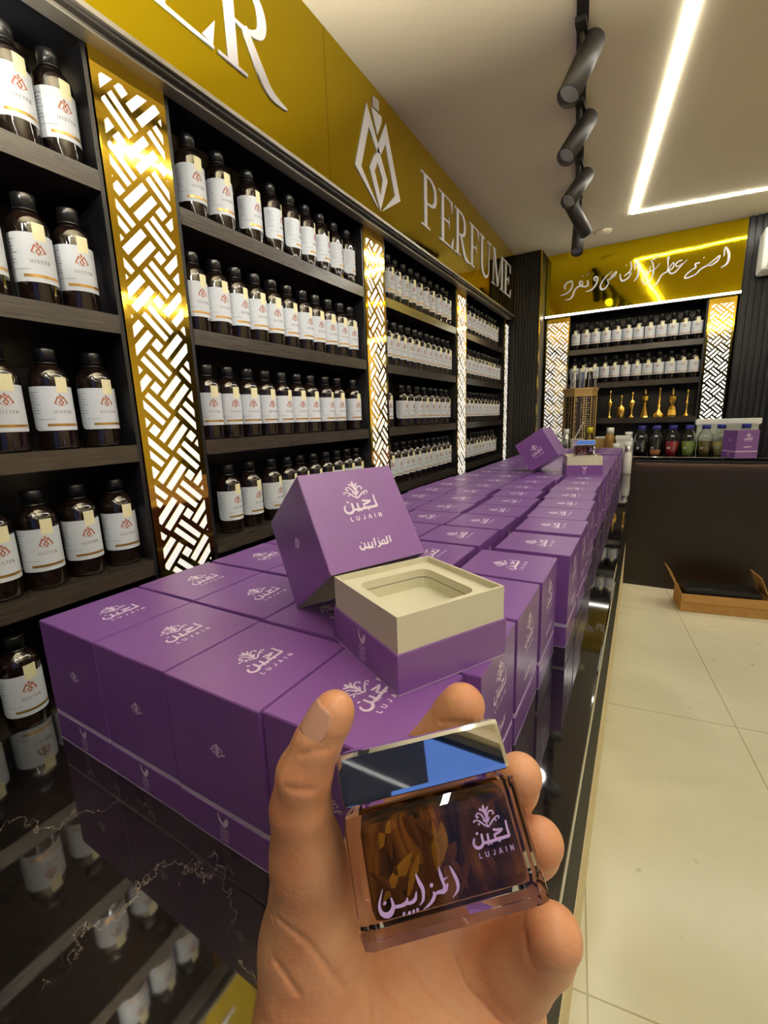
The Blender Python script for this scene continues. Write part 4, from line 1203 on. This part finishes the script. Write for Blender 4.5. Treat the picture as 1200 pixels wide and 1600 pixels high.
jar('supply_bottle', .443, -.042, .029, .205, 0, silver, white_pl, 'silver grey supply bottle with a white cap before the patterned cabinet', 'bottle')
jar('supply_bottle', .352, -.03, .033, .185, 0, white_pl, white_pl, 'white supply bottle partly behind the far tilted lid', 'bottle')
jar('flask', .610, -.040, .030, .215, 0, glass, yellow_cap, 'glass flask with a bright yellow cap', 'bottle')
jar('flask', .750, -.030, .036, .210, 0, liquid('amber_oil', S(150, 112, 52)), white_pl, 'amber filled flask with a white cap on the back bar', 'bottle')
jar('supply_bottle', .87, .12, .036, .17, 0, white_pl, white_pl, 'stout white supply bottle beside the first lab bottle', 'bottle')
mb = MB(); mb.box((-.04, -.022, 0), (.04, .022, .105), white_pl, bev=.003); mb.box((-.044, -.026, .1), (.044, .026, .13), white_pl, bev=.004)
o = mb.build('supply_carton', loc=(.521, -.0405, ZB_ + .0003)); tag(o, 'low white carton with a lid in front of the yellow capped flask', 'carton')
mb = MB(); mb.box((-.05, -.03, 0), (.05, .03, .125), wood_gold, bev=.003); mb.box((-.052, -.032, .125), (.052, .032, .14), white_pl, bev=.003)
o = mb.build('supply_carton', loc=(.70, .04, ZB_ + .0003)); tag(o, 'tan carton with white top beside the amber flask', 'carton')
mb = MB(); mb.box((-.045, -.03, 0), (.045, .03, .13), white_pl, bev=.003); mb.box((-.049, -.034, .118), (.049, .034, .15), white_pl, bev=.004)
o = mb.build('supply_carton', loc=(.838, -.036, ZB_ + .0003)); tag(o, 'white lidded carton beside the tall white bottles at the counter end', 'carton')
# tall white bottles at the end of the counter
jar('supply_bottle', .878, -.20, .030, .215, 0, white_pl, white_pl, 'white bottle at the far end of the counter, nearest its edge', 'bottle', z=H)
jar('supply_bottle', .882, -.30, .028, .19, 0, white_pl, silver, 'shorter white bottle in front of the one at the counter end', 'bottle', z=H)
jar('supply_bottle', .80, -.16, .030, .20, 0, white_pl, white_pl, 'white bottle behind the last purple boxes', 'bottle', z=H)

# glass stirrer leaning against the yellow capped flask
mb = MB(); mb.tube((-.055, -.02, .12), (.005, .0, .255), .004, white_pl, 12); mb.tube((-.058, -.0205, .0), (-.055, -.02, .12), .004, white_pl, 12)
mb.lathe([(0, 0), (.007, 0), (.007, .006), (0, .006)], white_pl, 12, Matrix.Translation((.005, .0, .252)))
o = mb.build('dropper', loc=(.560, -.068, ZB_ + .0003)); tag(o, 'thin white dropper rod sticking up beside the yellow capped flask', 'dropper')

# hexagonal cabinet with patterned panels
t = empty('hexagonal_cabinet', (.515, .088, ZB_ + .0003), rz=0, label='champagne gold hexagonal cabinet with pierced patterned panels on the back bar', cat='cabinet')
R6 = .122
def hexa(r_, z0, z1, m, mb, r2=None, rot=.28):
    vs = [(r_ * math.cos(k * PI / 3 + rot), r_ * math.sin(k * PI / 3 + rot) * .72, z0) for k in range(6)] + [((r2 or r_) * math.cos(k * PI / 3 + rot), (r2 or r_) * math.sin(k * PI / 3 + rot) * .72, z1) for k in range(6)]
    mb.add(vs, [(0, 1, 2, 3, 4, 5)[::-1], (6, 7, 8, 9, 10, 11)] + [(k, (k + 1) % 6, 6 + (k + 1) % 6, 6 + k) for k in range(6)], m)
mb = MB(); hexa(R6 - .004, 0.012, .45, arab, mb); mb.build('patterned_panels', t)
mb = MB(); hexa(R6 + .004, 0, .012, wood_gold, mb)
for k in range(6):
    a = k * PI / 3 + .28
    mb.tube((R6 * math.cos(a) * .99, R6 * math.sin(a) * .713, .012), (R6 * math.cos(a) * .99, R6 * math.sin(a) * .713, .45), .0045, wood_gold, 8)
mb.build('frame', t)
mb = MB(); hexa(R6 + .004, .45, .462, wood_gold, mb); hexa(R6, .462, .50, wood_gold, mb, R6 + .008); hexa(R6 + .012, .50, .512, wood_gold, mb); mb.build('cornice', t)
zc_ = ZB_ + .5125
for k, (dx_, cm, lb) in enumerate(((-.05, silver, 'clear tester flacon with silver body on the hexagonal cabinet'), (-.0, liquid('steel_blue', S(70, 80, 110)), 'steel blue tester flacon between its neighbours on the cabinet'), (.062, glass_dark, 'dark tester flacon at the right on the hexagonal cabinet'))):
    mb = MB(); mb.lathe([(0, 0), (.022, 0), (.023, .003), (.023, .112), (.02, .118), (.008, .12)], cm, 24); mb.lathe([(.008, .12), (.012, .12), (.012, .146), (0, .146)], label_y, 20)
    o = mb.build('tester_flacon', loc=(.515 + dx_, .075, zc_ + .0003)); tag(o, lb, 'flacon', 'tester flacons on the hexagonal cabinet')
mb = MB()
pts = [(-.10, -.035), (.0, -.075), (.10, -.03), (.105, .035)]
for x, y in pts + [(.03, -.062), (.06, -.048), (-.045, -.057)]:
    mb.tube((x, y, 0), (x, y, .125), .0035, silver, 8)
for a, b in zip(pts, pts[1:]):
    mb.tube((a[0], a[1], .125), (b[0], b[1], .125), .003, silver, 8)
o = mb.build('display_rail', loc=(.515, .088, zc_ + .0003)); tag(o, 'silver rail of upright bars around the flacons on the cabinet', 'rail')

# air conditioner at the right edge
t = empty('air_conditioner', (1.83, .17, H + 1.26), label='white wall air conditioner high at the right edge', cat='air conditioner')
mb = MB(); mb.box((-.30, -.19, 0), (.5, 0, .25), white_pl, bev=.02); mb.build('casing', t)
mb = MB(); mb.box((-.27, -.192, .012), (.47, -.17, .035), label_t); mb.build('air_outlet', t)

# ============================================================ CARTON ON THE FLOOR
t = empty('cardboard_carton', (1.262, -.462, 0), rz=math.radians(9.0), label='open shallow cardboard carton on the floor before the back bar', cat='carton')
cw, cdp, ch_ = .478, .20, .122; th = .004
mb = MB()
mb.box((0, 0, .0003), (cw, cdp, th), cardb); mb.box((0, 0, th), (cw, th, ch_), cardb); mb.box((0, cdp - th, th), (cw, cdp, ch_), cardb); mb.box((0, th, th), (th, cdp - th, ch_), cardb); mb.box((cw - th, th, th), (cw, cdp - th, ch_), cardb)
mb.box((.01, -.0008, .066), (cw, -.0001, .068), dark_line)
mb.build('carton_body', t)
def flap(name, p0, p1, d, ln):
    p0 = Vector(p0); p1 = Vector(p1); d = Vector(d).normalized() * ln; n_ = (p1 - p0).cross(d).normalized() * th
    mb = MB(); q = [p0, p1, p1 + d, p0 + d]
    mb.add([v for v in q] + [v + n_ for v in q], [(3, 2, 1, 0), (4, 5, 6, 7), (0, 1, 5, 4), (1, 2, 6, 5), (2, 3, 7, 6), (3, 0, 4, 7)], cardb)
    return mb.build(name, t)
flap('flap', (0, .02, ch_), (0, cdp, ch_), (-.075, 0, .15), .16)
flap('flap', (cw, .02, ch_), (cw, cdp, ch_), (-.055, 0, .13), .15)
flap('flap', (0, 0, ch_), (cw, 0, ch_), (0, -.01, -.07), .055)
mb = MB(); mb.box((.02, .02, .006), (.44, .18, .156), filmb, bev=.012)
o = mb.build('wrapped_parcel', loc=(1.262, -.462, 0)); o.rotation_euler = (0, 0, math.radians(9.0)); tag(o, 'black film wrapped parcel lying in the cardboard carton', 'parcel')
